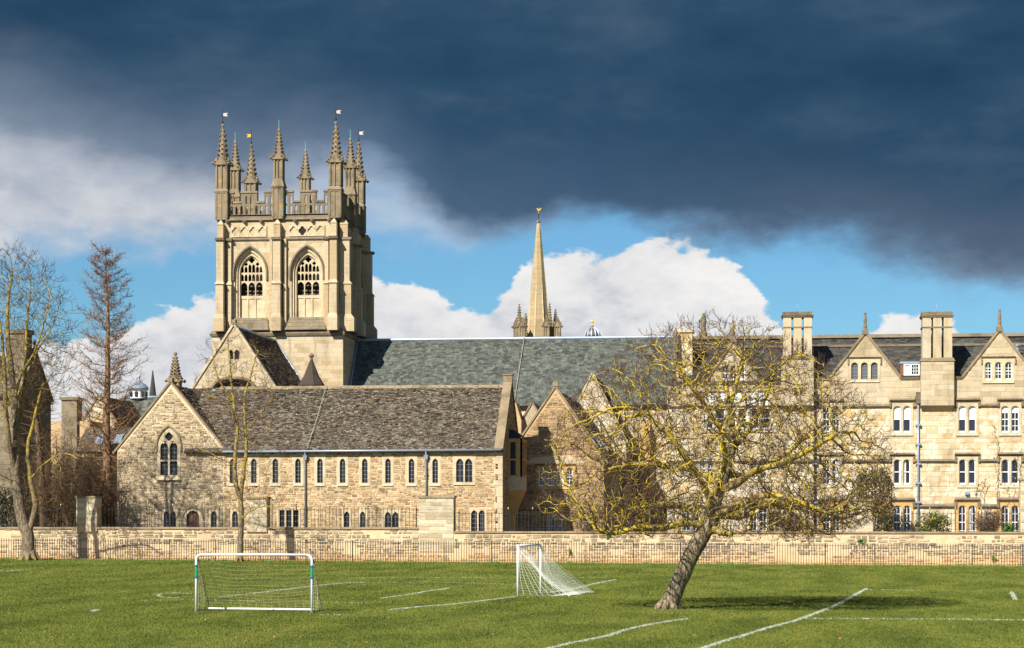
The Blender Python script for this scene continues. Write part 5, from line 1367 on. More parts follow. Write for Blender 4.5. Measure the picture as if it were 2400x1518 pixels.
    for px in (225, 268):
        p = Vector((Xp(px, Y4+1), Y4, ze))+S*.25; q = p+S*.4; n = Vector((0, -S.z, S.y)).normalized()*.12; e = Vector((.55, 0, 0))
        m = MB(); m.v = [tuple(k) for k in (p+n, p+e+n, q+e+n, q+n, p, p+e, q+e, q)]; m.f = [[0, 1, 2, 3], [0, 1, 5, 4], [1, 2, 6, 5], [2, 3, 7, 6], [3, 0, 4, 7]]; m.build('skylight', M['lead'], r)
    # far thin spire
    Y5 = 420.0; x, zt = XZ(358, 880, Y5); r = thing('far_thin_spire', 'tiny distant thin dark spire beside the lead cupola', 'spire', (x, Y5, 0))
    m = MB(); m.box(x-.9, x+.9, Y5-.9, Y5+.9, 0, Zp(930, 358, Y5)); m.build('tower', M['dark_slate'], r)
    m = MB(); m.lathe((x, Y5), [(.8, Zp(930, 358, Y5)), (.1, zt+1.2), (.05, zt)], 8); m.build('spire', M['dark_slate'], r)
back_houses()
def church_spire():
    Y = 320.0; x, zt = XZ(1262, 520, Y); Z = lambda py: Zp(py, 1262, Y)
    r = thing('church_spire', 'tall octagonal stone church spire with gilded weathercock rising behind the slate roof', 'spire', (x, Y, 0))
    s_ = (Xp(1300, Y)-Xp(1200, Y))/100
    m = MB(); m.box(x-3.4, x+3.4, Y-3.4, Y+3.4, 0, Z(800)); m.build('tower', M['weathered'], r)
    zt0 = Z(790); rb = 29*s_; n = 8; rot = math.pi/8+.2
    bands = [(795, 29.2), (694, 20.3), (692, 20.4), (690, 20.2), (579, 9.6), (577, 9.8), (574, 9.4), (549, 6.6), (547, 6.8), (545, 6.4), (524, 3.0)]
    m = MB(); m.lathe((x, Y), [(w*s_, Z(p)) for p, w in bands], n, rot); sp = m.build('spire', M['spire_stone'], r)
    m = MB()
    for k in range(n):
        an = 2*math.pi*k/n+rot; m.tube([(x+math.cos(an)*29.4*s_, Y+math.sin(an)*29.4*s_, Z(795)), (x+math.cos(an)*3.1*s_, Y+math.sin(an)*3.1*s_, Z(524))], [.12, .05], 4)
    m.build('rib', M['dressed'], sp)
    m = MB(); m.lathe((x, Y), [(.2, Z(525)), (.27, Z(521)), (.2, Z(517)), (.06, Z(515)), (.05, Z(500))], 8); m.build('finial', M['iron'], sp)
    m = MB(); m.lathe((x, Y), [(.15, Z(526)), (.3, Z(521)), (.28, Z(519)), (.08, Z(515))], 8); m.build('cap', M['pinnacle'], sp)
    cz = Z(490); u = s_
    pts = [(-4, 2), (-3, -1), (-1, -3), (2, -3), (4, 0), (7, 3), (5.5, -1.5), (4, -5), (0, -6), (-.6, -10), (-1.2, -6), (-3, -3), (-5, 1)]
    pts = [(-4, 1), (-2, 2), (-1, 0), (2, -1), (4, 2), (7, 1), (5, -3), (2, -5), (.6, -5), (.5, -11), (-.5, -11), (-.6, -5), (-3, -3)]
    m = MB(); m.sheet([(x+a*u, cz+b*u) for a, b in pts], [], Y-.05, Y+.05); m.box(x-.03, x+.03, Y-.03, Y+.03, Z(512), cz); m.build('weathercock', M['gold'], r)
    for k, (px, pt, dy) in enumerate(((1217, 716, -2.2), (1232, 730, 2.6), (1288, 715, -2.4), (1302, 722, 1.8), (1211, 745, -1), (1307, 748, -2.8), (1281, 745, -3.2), (1225, 748, -3.2))):
        xx = Xp(px, Y+dy); pinnacle(r, xx, Y+dy, Zp(815, px, Y), Zp(795, px, Y), Zp(768, px, Y), Zp(pt, px, Y), .95, True, None, False, seed=40+k)
church_spire()
def far_dome():
    Y = 430.0; x, _ = XZ(1388, 790, Y); Z = lambda py: Zp(py, 1388, Y); s_ = (Xp(1488, Y)-Xp(1388, Y))/100
    r = thing('lead_dome', 'small ribbed lead dome with gilt ball finial above the slate ridge', 'dome', (x, Y, 0))
    m = MB(); m.lathe((x, Y), [(19*s_, 0), (19*s_, Z(790))], 16); m.build('drum', M['weathered'], r)
    prof = [(18.5*s_*math.cos(t), Z(788)+(Z(766)-Z(788))*math.sin(t)) for t in [math.pi/2*i/8*.9 for i in range(9)]]
    m = MB(); m.lathe((x, Y), prof+[(4*s_, Z(763)), (3*s_, Z(762))], 24); d = m.build('dome', M['dome'], r, smooth=True)
    for k in range(12):
        an = 2*math.pi*k/12; m = MB(); m.tube([(x+math.cos(an)*(p[0]+.05), Y+math.sin(an)*(p[0]+.05), p[1]) for p in prof], .14, 4); m.build('rib', M['lead'], d)
    m = MB(); m.lathe((x, Y), [(3*s_, Z(762)), (1.5*s_, Z(760)), (1*s_, Z(758)), (3*s_, Z(756)), (3*s_, Z(754)), (1*s_, Z(751)), (.3*s_, Z(748))], 10); m.build('finial', M['gold'], r, smooth=True)
M['dome'] = plain('weathered copper sheet', srgb(104, 88, 92), .5, .2, .2, .6)
far_dome()

# ------------------------------------------------------------------ goals
def net_patch(mb, P, nu, nv, r, sag, rr, cross=True):
    """P: four corners (top a, top b, bottom a, bottom b); sag: vector of the belly"""
    a, b, c, d = [Vector(p) for p in P]
    def pt(u, v):
        p = (a*(1-u)+b*u)*(1-v)+(c*(1-u)+d*u)*v
        return p+Vector(sag)*math.sin(math.pi*v)*(.6+.4*math.sin(math.pi*u))+Vector((math.sin(9*u+5*v), math.cos(7*u-4*v), math.sin(6*v+11*u)))*.018
    for i in range(nu+1):
        mb.tube([pt(i/nu, j/10) for j in range(11)], r, 3, False)
    if cross:
        for j in range(1, nv+1):
            mb.tube([pt(i/12, j/nv)+Vector((0, 0, -.05*math.sin(math.pi*i/12)*(1 if j < nv else 0))) for i in range(13)], r, 3, False)
def near_goal():
    A, B = G(460, 1432), G(731, 1434.5); h = 1.83; rr = random.Random(2)
    ba, bb = G(488, 1427.5), G(751, 1431)
    r = thing('small_goal', 'small white tubular football goal with rounded corners and blue-green bands on its posts', 'goal', ((A+B)/2), 'football goals on the field')
    up = Vector((0, 0, 1)); d = (B-A).normalized(); k = .17; hh = Vector((0, 0, h))
    def arc(c, a0, a1, base, dirn):
        return [base+dirn*(c[0]+k*math.cos(t))+up*(c[1]+k*math.sin(t)) for t in [a0+(a1-a0)*i/5 for i in range(6)]]
    for P0, sg in ((A, 1), (B, -1)):
        m = MB(); m.tube([P0-up*.05, P0+up*(h-k)]+[P0+d*sg*(k-k*math.cos(t))+up*(h-k+k*math.sin(t)) for t in [math.pi/2*i/5 for i in range(1, 6)]], .039, 10); po = m.build('post', M['goal_white'], r, smooth=True)
        m = MB(); m.tube([P0+up*1.06, P0+up*1.5], .0405, 10, False); bd = m.build('sticker_band', M['blue_band'], po)
        m = MB(); m.tube([P0+up*1.13, P0+up*1.42], .042, 10, False); m.build('sticker_text_patch', M['green_band'], po)
    m = MB(); m.tube([A+d*k+hh, A.lerp(B, .5)+hh+up*.01, B-d*k+hh], .039, 10); m.build('crossbar', M['goal_white'], r, smooth=True)
    for P0, Q, sg in ((A, ba, 1), (B, bb, -1)):
        t = P0+up*1.66; m = MB(); m.tube([t, t+(Q-P0).normalized()*.18+up*.02, Q+up*.2, Q+up*.05], [.022]*4, 6); m.build('stay', M['goal_dark'], r)
        m = MB(); m.tube([P0+up*.03, Q+up*.03], .02, 5); m.build('side_bar', M['goal_dark'], r)
    m = MB(); m.tube([ba+up*.05, bb.lerp(ba, .06)+up*.05], .03, 6); m.build('ground_bar', M['goal_white'], r)
    m = MB(); bo = (ba-A)*.12
    net_patch(m, (A+hh*.9+bo+d*.06, B+hh*.9+bo-d*.06, ba+up*.06, bb+up*.06), 14, 14, .0042, (0, .25, -.12), rr)
    net_patch(m, (A+hh*.88, A+hh*.9+bo, A+up*.05, ba+up*.05), 6, 12, .0038, (.05, .05, 0), rr)
    net_patch(m, (B+hh*.88, B+hh*.9+bo, B+up*.05, bb+up*.05), 6, 12, .0038, (.05, .05, 0), rr)
    m.build('net', M['net_dull'], r)
    for f in (.2, .38, .55, .7, .86):
        p = A.lerp(B, f)+hh-up*.05; m = MB(); m.blob(tuple(p), .022); m.build('net_clip', M['red_clip'], r)
near_goal()
def far_goal():
    A, B = G(1213.5, 1396), G(1267, 1390); h = 1.97; up = Vector((0, 0, 1)); rr = random.Random(6)
    CA, CB = G(1335, 1396.5), G(1392, 1387)
    r = thing('netted_goal', 'white football goal seen side-on with white net draped behind it', 'goal', ((A+B)/2), 'football goals on the field')
    for P0 in (A, B):
        m = MB(); m.tube([P0-up*.05, P0+up*h], .039, 10); m.build('post', M['goal_white'], r, smooth=True)
    m = MB(); m.tube([A+up*(h-.05), B+up*(h-.05)], .043, 10); m.build('crossbar', M['goal_white'], r, smooth=True)
    m = MB(); net_patch(m, (A+up*(h-.08), B+up*(h-.08), CA+up*.02, CB+up*.02), 24, 26, .0046, (-.12, .0, -.28), rr)
    net_patch(m, (A+up*(h-.1), A+up*(h-.3)+(CA-A)*.08, A+up*.03, CA+up*.02), 8, 16, .005, (-.05, 0, -.1), rr)
    net_patch(m, (B+up*(h-.1), B+up*(h-.3)+(CB-B)*.08, B+up*.03, CB+up*.02), 8, 16, .005, (-.05, 0, -.1), rr)
    net_patch(m, (CA+up*.04, CB+up*.04, CA.lerp(A, .35)+up*.03, CB.lerp(B, .35)+up*.03), 14, 6, .006, (0, 0, .03), rr)
    m.build('net', M['net'], r)
far_goal()

# ------------------------------------------------------------------ bare trees (space colonisation)
def colonize(polys, attr, step, di, dk, iters, seed, tip, pw, trop=(0, 0, .05), jit=.25):
    rg = np.random.default_rng(seed)
    pos_, par, rmin = [], [], []
    def nearest(p): return int(np.argmin(np.sum((np.array(pos_)-p)**2, 1)))
    for k, (pts, r0, r1) in enumerate(polys):
        pts = [np.array(p, float) for p in pts]
        if k == 0: pos_.append(pts[0]); par.append(-1); rmin.append(r0); last = 0
        else:
            last = nearest(pts[0])
        L = sum(np.linalg.norm(b-a) for a, b in zip(pts[:-1], pts[1:])); done = 0
        # smooth with Catmull-Rom
        for i in range(len(pts)-1):
            p0 = pts[max(i-1, 0)]; p1 = pts[i]; p2 = pts[i+1]; p3 = pts[min(i+2, len(pts)-1)]
            seg = np.linalg.norm(p2-p1); n = max(1, int(seg/step))
            for j in range(1, n+1):
                t = j/n
                q = .5*((2*p1)+(-p0+p2)*t+(2*p0-5*p1+4*p2-p3)*t*t+(-p0+3*p1-3*p2+p3)*t**3)
                q = q+rg.normal(0, step*.06, 3)
                f = (done+seg*t)/max(L, 1e-6)
                pos_.append(q); par.append(last); rmin.append(r0+(r1-r0)*f); last = len(pos_)-1
            done += seg
    Nmax = 60000
    A = np.array(attr, float); Pn = np.zeros((Nmax, 3)); n0 = len(pos_); Pn[:n0] = np.array(pos_)
    kids = np.zeros(Nmax, int)
    near = np.full(len(A), -1); dist = np.full(len(A), 1e9)
    def update(i0, i1):
        nonlocal near, dist
        for c in range(i0, i1, 400):
            blk = Pn[c:min(i1, c+400)]
            d = np.linalg.norm(A[:, None, :]-blk[None], axis=2); m = d.argmin(1); dm = d[np.arange(len(A)), m]
            u = dm < dist; dist[u] = dm[u]; near[u] = m[u]+c
    update(0, n0); n = n0; trop = np.array(trop)
    for it in range(iters):
        keep = dist > dk; A = A[keep]; near = near[keep]; dist = dist[keep]
        if len(A) == 0: break
        act = dist < di
        if not act.any(): break
        ids = near[act]; dv = A[act]-Pn[ids]; dv /= np.linalg.norm(dv, axis=1)[:, None]+1e-9
        u, inv = np.unique(ids, return_inverse=True)
        acc = np.zeros((len(u), 3)); np.add.at(acc, inv, dv)
        acc /= np.linalg.norm(acc, axis=1)[:, None]+1e-9
        acc += trop+rg.normal(0, jit, acc.shape); acc /= np.linalg.norm(acc, axis=1)[:, None]+1e-9
        ok = kids[u] < 4; u = u[ok]; acc = acc[ok]
        if len(u) == 0 or n+len(u) >= Nmax: break
        Pn[n:n+len(u)] = Pn[u]+acc*step; kids[u] += 1
        par.extend(u.tolist()); rmin.extend([0]*len(u))
        update(n, n+len(u)); n += len(u)
    Pn = Pn[:n]; acc = np.zeros(n); ch = [[] for _ in range(n)]
    rad = np.zeros(n)
    for i in range(n-1, -1, -1):
        rad[i] = max(acc[i], tip**pw)**(1/pw)
        rad[i] = max(rad[i], rmin[i]) if rmin[i] > 0 else rad[i]
        if par[i] >= 0: acc[par[i]] += max(acc[i], tip**pw); ch[par[i]].append(i)
    return Pn, par, ch, rad
def tree_mesh(P, par, ch, rad, rr, twig_r, twig_n, twig_l, rthr, wobble=.0, up=.25, fork=True):
    limbs, twigs = MB(), MB()
    stack = [0]
    while stack:
        s0 = stack.pop(); chain = [s0] if par[s0] < 0 else [par[s0], s0]
        cur = s0
        while ch[cur]:
            k = max(ch[cur], key=lambda q: rad[q])
            for q in ch[cur]:
                if q != k: stack.append(q)
            chain.append(k); cur = k
        pts = [Vector(P[i]) for i in chain]; rs = [float(rad[i]) for i in chain]
        if par[s0] >= 0: rs[0] = rs[1]*1.15
        rm = max(rs); n = 9 if rm > .15 else 6 if rm > .04 else 4
        limbs.tube(pts, rs, n, True)
    def twig(p, d, L, r, depth):
        q = [p]; dd = d.normalized()
        for j in range(3):
            dd = (dd+Vector((rr.gauss(0, .22), rr.gauss(0, .22), rr.gauss(0, .18)+up*.35))).normalized(); q.append(q[-1]+dd*L/3)
        twigs.tube(q, [r, r*.85, r*.65, r*.35], 3, False)
        if depth and fork:
            for _ in range(depth):
                k = rr.choice((1, 2)); twig(q[k], dd+Vector((rr.gauss(0, .8), rr.gauss(0, .8), rr.gauss(0, .6))), L*.55, r*.75, 0)
    for i in range(len(P)):
        if rad[i] < rthr and par[i] >= 0:
            d = Vector(P[i]-P[par[i]])
            n = twig_n if not ch[i] else (1 if rr.random() < .75 else 0)
            for _ in range(n):
                twig(Vector(P[i]), d.normalized()+Vector((rr.gauss(0, .7), rr.gauss(0, .7), rr.gauss(0, .55))), twig_l*rr.uniform(.5, 1.3), min(twig_r, rad[i]), 2)
    return limbs, twigs
def env(rg, n, f):
    out = []
    while len(out) < n:
        p = f(rg)
        if p is not None: out.append(p)
    return out
def tpt(px, py, Yb, dy=0.0):
    p = W(px, py, Yb+dy); return (p.x, p.y, p.z)

def field_tree():
    b = G(1565, 1426); Y = b.y; r = thing('leaning_tree', 'leaning bare tree with wide twiggy crown and yellow lichen on its branches', 'tree', b)
    T = lambda px, py, dy=0: tpt(px, py, Y, dy)
    polys = [([T(1563, 1432), T(1572, 1405), T(1590, 1365), T(1615, 1310), T(1645, 1255), T(1668, 1215), T(1680, 1160), T(1700, 1110), T(1712, 1060), T(1716, 1010), T(1708, 960), T(1702, 900)], .31, .07),
             ([T(1645, 1250), T(1640, 1228, -.2), T(1600, 1225, -.4), T(1560, 1235, -.6), T(1500, 1232, -.8), T(1440, 1248, -1.0), T(1395, 1238, -1.2)], .13, .04),
             ([T(1660, 1225), T(1662, 1170, -.5), T(1640, 1120, -.9), T(1600, 1060, -1.2), T(1560, 1010, -1.5), T(1500, 960, -1.8)], .13, .04),
             ([T(1690, 1145), T(1730, 1130, -.4), T(1770, 1100, -.8), T(1830, 1085, -1.2), T(1900, 1050, -1.5), T(1970, 1010, -1.8)], .14, .04),
             ([T(1700, 1110), T(1760, 1110, .8), T(1830, 1070, 1.4), T(1880, 1030, 2.0)], .11, .04),
             ([T(1672, 1205), T(1720, 1190, -1), T(1790, 1160, -2), T(1860, 1170, -2.6), T(1940, 1200, -3.2)], .11, .035),
             ([T(1672, 1205), T(1700, 1200, .8), T(1780, 1180, 1.6), T(1880, 1185, 2.5), T(1980, 1215, 3.2)], .10, .035),
             ([T(1712, 1060), T(1760, 1000, .6), T(1790, 940, 1.0), T(1815, 870, 1.2)], .09, .035),
             ([T(1714, 1030), T(1670, 980, -.6), T(1640, 930, -1.1), T(1600, 880, -1.5)], .09, .035),
             ([T(1690, 1140), T(1640, 1105, .9), T(1570, 1090, 1.7), T(1490, 1085, 2.4), T(1420, 1100, 3.0)], .11, .035),
             ([T(1660, 1225), T(1620, 1190, 1.0), T(1550, 1180, 2.0), T(1480, 1190, 2.8)], .10, .03),
             ([T(1680, 1160), T(1690, 1120, -1.2), T(1700, 1070, -2.2), T(1690, 1010, -3.0)], .10, .035),
             ([T(1685, 1150), T(1700, 1100, 1.4), T(1720, 1040, 2.4), T(1740, 980, 3.0)], .10, .035),
             ([T(1708, 960), T(1725, 900), T(1740, 840, .3)], .07, .03)]
    cx, cz0 = T(1674, 1165)[0], T(1674, 1165)[2]; rx = 6.0; up_ = T(1668, 742)[2]-cz0; dn = cz0-T(1668, 1285)[2]
    def f(rg):
        u = rg.uniform(-1, 1, 3); q = (u*u).sum()
        if q > 1 or q < rg.uniform(0, .30): return None
        x = u[0]*rx; z = u[2]*(up_ if u[2] > 0 else dn); y = u[1]*4.7
        if u[2] < 0 and math.hypot(u[0], u[1]) < .5: return None
        if u[0] < -.5 and u[2] < .25 and rg.random() < .55: return None
        if u[2] > .3: x *= 1-.12*(u[2]-.3)
        return (cx+x, Y+y, cz0+z)
    at = env(np.random.default_rng(5), 9800, f)
    P, par, ch, rad = colonize(polys, at, .14, 2.0, .185, 200, 5, .0096, 2.42, (0, 0, .05), .22)
    rr = random.Random(5)
    li, tw = tree_mesh(P, par, ch, rad, rr, .0074, 2, .34, .0125, up=.7)
    # flared foot and two sawn stubs
    for pts, r0, r1 in (([T(1690, 1205), T(1730, 1210, -.4), T(1768, 1200, -.7)], .13, .095), ([T(1660, 1232), T(1690, 1246, -.3), T(1716, 1250, -.5)], .13, .1)):
        li.tube(pts, [r0, (r0+r1)/2, r1], 8)
    nr = len(li.r)
    for k in range(7):
        an = k*.9; bx = Vector(T(1570, 1420)); 
        li.tube([bx+Vector((0, 0, .35)), b+Vector((math.cos(an)*.34, math.sin(an)*.34, .08)), b+Vector((math.cos(an)*.55, math.sin(an)*.55, -.06))], [.16, .12, .03], 6)
    li.r[nr:] = [.4]*(len(li.r)-nr)
    li.build('trunk', M['bark_field'], r, smooth=True, rad=True); tw.build('crown', M['bark_field'], r, rad=True)
    print('field tree', len(P), len(tw.f))
field_tree()

def left_tree():
    Y = 125.4; b = W(70, 1311, Y); b.z = ground(b.x, Y); r = thing('tall_twin_stem_tree', 'tall bare twin-stemmed tree with yellow-green lichen at the left edge', 'tree', b)
    T = lambda px, py, dy=0: tpt(px, py, Y, dy)
    polys = [([T(68, 1314), T(67, 1285), T(64, 1250), T(52, 1215), T(42, 1160), T(36, 1100), T(38, 1020), T(34, 940), T(26, 860), T(18, 780), T(20, 700), T(30, 630)], .42, .05),
             ([T(66, 1255), T(74, 1225), T(82, 1180), T(72, 1120), T(66, 1050), T(80, 980), T(100, 900)], .2, .06),
             ([T(36, 1100), T(22, 1040, -.6), T(14, 960, -1), T(12, 880, -1.2), T(5, 800, -1.4), T(-8, 700, -1.6)], .2, .05),
             ([T(38, 1020), T(52, 940, .8), T(60, 860, 1.4), T(62, 780, 1.8), T(70, 690, 2.0)], .18, .05),
             ([T(34, 940), T(48, 880, -.5), T(82, 820, -.9), T(105, 750, -1.2), T(120, 700, -1.4)], .11, .03),
             ([T(34, 960), T(10, 900, .6), T(-30, 830, .9), T(-60, 760, 1.0)], .12, .04),
             ([T(60, 860, 1.4), T(100, 800, 1.8), T(125, 760, 2.2)], .09, .03),
             ([T(72, 1120), T(110, 1080, -.8), T(150, 1060, -1.2), T(185, 1075, -1.5)], .06, .03),
             ([T(40, 1130), T(0, 1110, -.8), T(-40, 1080, -1.2)], .08, .03)]
    c = T(25, 800); rx, ry, rz = 4.3, 4.0, T(25, 575)[2]-c[2]; dn = c[2]-T(25, 1010)[2]
    def f(rg):
        u = rg.uniform(-1, 1, 3); q = (u*u).sum()
        if q > 1 or q < rg.uniform(0, .35): return None
        return (c[0]+u[0]*rx, Y+u[1]*ry, c[2]+u[2]*(rz if u[2] > 0 else dn))
    at = env(np.random.default_rng(8), 2300, f)
    def f2(rg):
        u = rg.uniform(-1, 1, 3); p = T(75, 1105)
        if (u*u).sum() > 1: return None
        return (p[0]+u[0]*3.2, Y+u[1]*2.8, p[2]+u[2]*2.4)
    at += env(np.random.default_rng(9), 170, f2)
    P, par, ch, rad = colonize(polys, at, .28, 3.2, .5, 120, 8, .0135, 2.3, (0, 0, .12), .25)
    rr = random.Random(8); li, tw = tree_mesh(P, par, ch, rad, rr, .012, 2, .8, .026, up=.7)
    for k in range(8):
        an = k*.79; li.tube([b+Vector((0, 0, .9)), b+Vector((math.cos(an)*.42, math.sin(an)*.36, .25)), b+Vector((math.cos(an)*.8, math.sin(an)*.6, -.08))], [.2, .17, .05], 6)
    li.build('trunk', M['bark_left'], r, smooth=True, rad=True); tw.build('crown', M['bark_left'], r, rad=True)
    print('left tree', len(P), len(tw.f))
left_tree()
def slender_tree():
    Y = 126.0; b = W(562, 1313, Y); b.z = ground(b.x, Y); r = thing('slender_forked_tree', 'slender bare forked tree in front of the left gable', 'tree', b)
    T = lambda px, py, dy=0: tpt(px, py, Y, dy)
    polys = [([T(562, 1316), T(563, 1270), T(565, 1210), T(563, 1170), T(551, 1120), T(552, 1060), T(556, 1000), T(547, 940), T(541, 880), T(538, 830), T(532, 790)], .2, .03),
             ([T(563, 1170), T(570, 1110, .3), T(577, 1055, .5), T(574, 990, .6), T(574, 930, .7), T(590, 870, .8), T(604, 820, .8)], .15, .03),
             ([T(547, 940), T(520, 900, -.4), T(503, 860, -.6), T(498, 820, -.6)], .07, .02),
             ([T(556, 1000), T(530, 940, -.6), T(490, 925, -.9), T(452, 905, -1.1)], .05, .02),
             ([T(553, 1090), T(510, 1070, -.6), T(470, 1050, -.9), T(425, 1035, -1.0)], .045, .015),
             ([T(577, 1055, .5), T(610, 1020, .9), T(640, 980, 1.2), T(662, 990, 1.3)], .05, .018),
             ([T(576, 1010, .5), T(615, 960, 0), T(640, 930, -.3)], .045, .015),
             ([T(565, 1215), T(590, 1195, -.5), T(620, 1185, -.8), T(680, 1190, -1)], .05, .015),
             ([T(565, 1205), T(540, 1180, .4), T(510, 1190, .6)], .03, .012)]
    c = T(555, 900)
    def f(rg):
        u = rg.uniform(-1, 1, 3); q = (u*u).sum()
        if q > 1: return None
        return (c[0]+u[0]*2.9, Y+u[1]*2.6, c[2]+u[2]*3.5)
    at = env(np.random.default_rng(12), 420, f)
    def f2(rg):
        u = rg.uniform(-1, 1, 3); p = T(560, 1110)
        if (u*u).sum() > 1: return None
        return (p[0]+u[0]*3.3, Y+u[1]*2.6, p[2]+u[2]*2.9)
    at += env(np.random.default_rng(13), 180, f2)
    P, par, ch, rad = colonize(polys, at, .25, 3.0, .5, 90, 12, .011, 2.3, (0, 0, .10), .28)
    rr = random.Random(12); li, tw = tree_mesh(P, par, ch, rad, rr, .0095, 2, .65, .022, up=.5)
    for k in range(6):
        an = k*1.05; li.tube([b+Vector((0, 0, .6)), b+Vector((math.cos(an)*.2, math.sin(an)*.2, .2)), b+Vector((math.cos(an)*.36, math.sin(an)*.36, -.05))], [.12, .1, .03], 6)
    li.build('trunk', M['bark_left'], r, smooth=True, rad=True); tw.build('crown', M['bark_left'], r, rad=True)
slender_tree()
def redwood():
    Y = 140.5; b = W(248, 1235, Y); b.z = 1.4; r = thing('bare_conifer', 'tall conical bare conifer with reddish twigs standing behind the wall', 'tree', b)
    T = lambda px, py, dy=0: Vector(tpt(px, py, Y, dy)); rr = random.Random(21)
    li, tw = MB(), MB()
    z0, zt = 1.3, T(253, 580).z; n = 26; H_ = zt-z0
    cx = lambda t: b.x+.12*math.sin(t*3)+.05*math.sin(t*11)
    R_ = lambda t: .36*(1-t)**.95+.03+(.34*math.exp(-t*13))
    pts = [Vector((cx(i/n), Y+.08*math.sin(i), z0+H_*i/n)) for i in range(n+1)]
    li.tube(pts, [R_(i/n) for i in range(n+1)], 12)
    for k in range(9):
        an = k*.7; li.tube([Vector((b.x+.3*math.cos(an), Y+.3*math.sin(an), z0+H_*.22)), Vector((b.x+.5*math.cos(an), Y+.5*math.sin(an), z0+H_*.07)), Vector((b.x+.78*math.cos(an), Y+.78*math.sin(an), z0-.1))], [.1, .17, .2], 6)
    def spread(t):
        if t < .22: return 3.0+2.2*rr.random()
        return 3.4*(1-t)**.45*(.6+.55*rr.random())+.1
    cnt = 0; t = .10
    while t < .985:
        an = cnt*2.4+rr.uniform(-.4, .4); L = spread(t); base = Vector((cx(t), Y, z0+H_*t)); r0 = max(.014, .06*(1-t)+.010)
        d = Vector((math.cos(an), math.sin(an), 0)); q = [base]; rise = rr.uniform(.05, .55) if t > .3 else rr.uniform(-.22, .15)
        m = 7; bend = rr.gauss(0, .3)
        for j in range(1, m+1):
            f = j/m; dz = L*(rise*f-.22*f*(1-f)*2+.22*f*f)
            q.append(base+d*L*f+Vector((-d.y, d.x, 0))*bend*f*f*L+Vector((rr.gauss(0, .06), rr.gauss(0, .06), dz+rr.gauss(0, .05))))
        li.tube(q, [r0*(1-.8*j/m)+.004 for j in range(m+1)], 4)
        for j in range(2, m+1):
            for _ in range(5):
                s_ = q[j-1].lerp(q[j], rr.random()); l2 = (.35+.22*L)*rr.uniform(.5, 1.3)*(1.2-j/m*.4)
                dd = (d*.7+Vector((rr.gauss(0, .6), rr.gauss(0, .6), rr.gauss(.25, .35)))).normalized()
                e1 = s_+dd*l2*.5+Vector((0, 0, .02)); e2 = e1+(dd+Vector((rr.gauss(0, .3), rr.gauss(0, .3), .3))).normalized()*l2*.5
                tw.tube([s_, e1, e2], [.011, .009, .006], 3, False)
                for _ in range(2):
                    p = s_.lerp(e2, rr.uniform(.3, 1)); g = p+Vector((rr.gauss(0, .1), rr.gauss(0, .1), rr.gauss(.02, .12)))
                    tw.tube([p, g], [.010, .007], 3, False)
        cnt += 1; t += .0045+.005*rr.random()
    li.build('trunk', M['bark_red'], r, smooth=True, rad=True); tw.build('crown', M['bark_red'], r, rad=True)
redwood()
def shrub_sticks(px, pyt, w, Y, label, seed, n=34, mat='bark_shrub', name='bare_shrub', group='bare shrubs behind the wall'):
    rr = random.Random(seed); x = Xp(px, Y); zt = Zp(pyt, px, Y); b = Vector((x, Y, 1.4)); r = thing(name, label, 'shrub', b, group)
    m, tw = MB(), MB(); h = zt-1.4
    for k in range(n):
        an = rr.uniform(0, 6.28); sp = rr.uniform(0, 1)**.6*w; q = [b+Vector((rr.gauss(0, .25), rr.gauss(0, .25), -.05))]
        top = b+Vector((math.cos(an)*sp, math.sin(an)*sp, h*rr.uniform(.55, 1)*(1-.35*(sp/w)**2)))
        for j in range(1, 6):
            f = j/5; p = q[0].lerp(top, f); p += Vector((rr.gauss(0, .06), rr.gauss(0, .06), .0)); p.z = q[0].z+(top.z-q[0].z)*(f**.85); q.append(p)
        m.tube(q, [.03*(1-.75*j/5) for j in range(6)], 4)
        for _ in range(26):
            j = rr.randrange(1, 5); s_ = q[j].lerp(q[j+1], rr.random()); d = Vector((rr.gauss(0, 1), rr.gauss(0, 1), rr.gauss(.6, .6))).normalized(); L = rr.uniform(.3, .9)
            e1 = s_+d*L*.5; e2 = e1+(d+Vector((rr.gauss(0, .5), rr.gauss(0, .5), .3))).normalized()*L*.5
            tw.tube([s_, e1, e2], [.011, .009, .005], 3, False)
            g = e1+Vector((rr.gauss(0, .2), rr.gauss(0, .2), rr.gauss(.1, .2))); tw.tube([e1, g], [.008, .005], 3, False)
    m.build('stem', M[mat], r, rad=True); tw.build('twig', M[mat], r, rad=True, kind='stuff')
shrub_sticks(150, 965, 2.2, 136, 'tall brown bare shrub just right of the left tree', 41, 60)
shrub_sticks(205, 1010, 2.0, 138, 'tangled bare shrub left of the conifer trunk', 42, 52)
shrub_sticks(100, 1060, 1.8, 137.5, 'dark bare shrub below the shaded gable end', 43, 30)
shrub_sticks(128, 1040, 1.7, 134.2, 'thick brown undergrowth right behind the wall beside the left tree', 46, 46)
shrub_sticks(172, 1080, 1.6, 133.6, 'low brown thicket behind the wall left of the shadowed pier', 47, 46)
shrub_sticks(232, 1060, 1.5, 136.4, 'brown thicket around the foot of the conifer', 48, 40)
shrub_sticks(62, 1110, 1.5, 134.4, 'low brown thicket directly behind the twin-stemmed tree', 49, 36)
shrub_sticks(2318, 1180, 1.1, 134, 'bare upright stems of a wall shrub near the right end', 44, 26)
shrub_sticks(1850, 1185, 1.2, 135, 'low bare brown shrub behind the leaning tree crown', 45, 20)
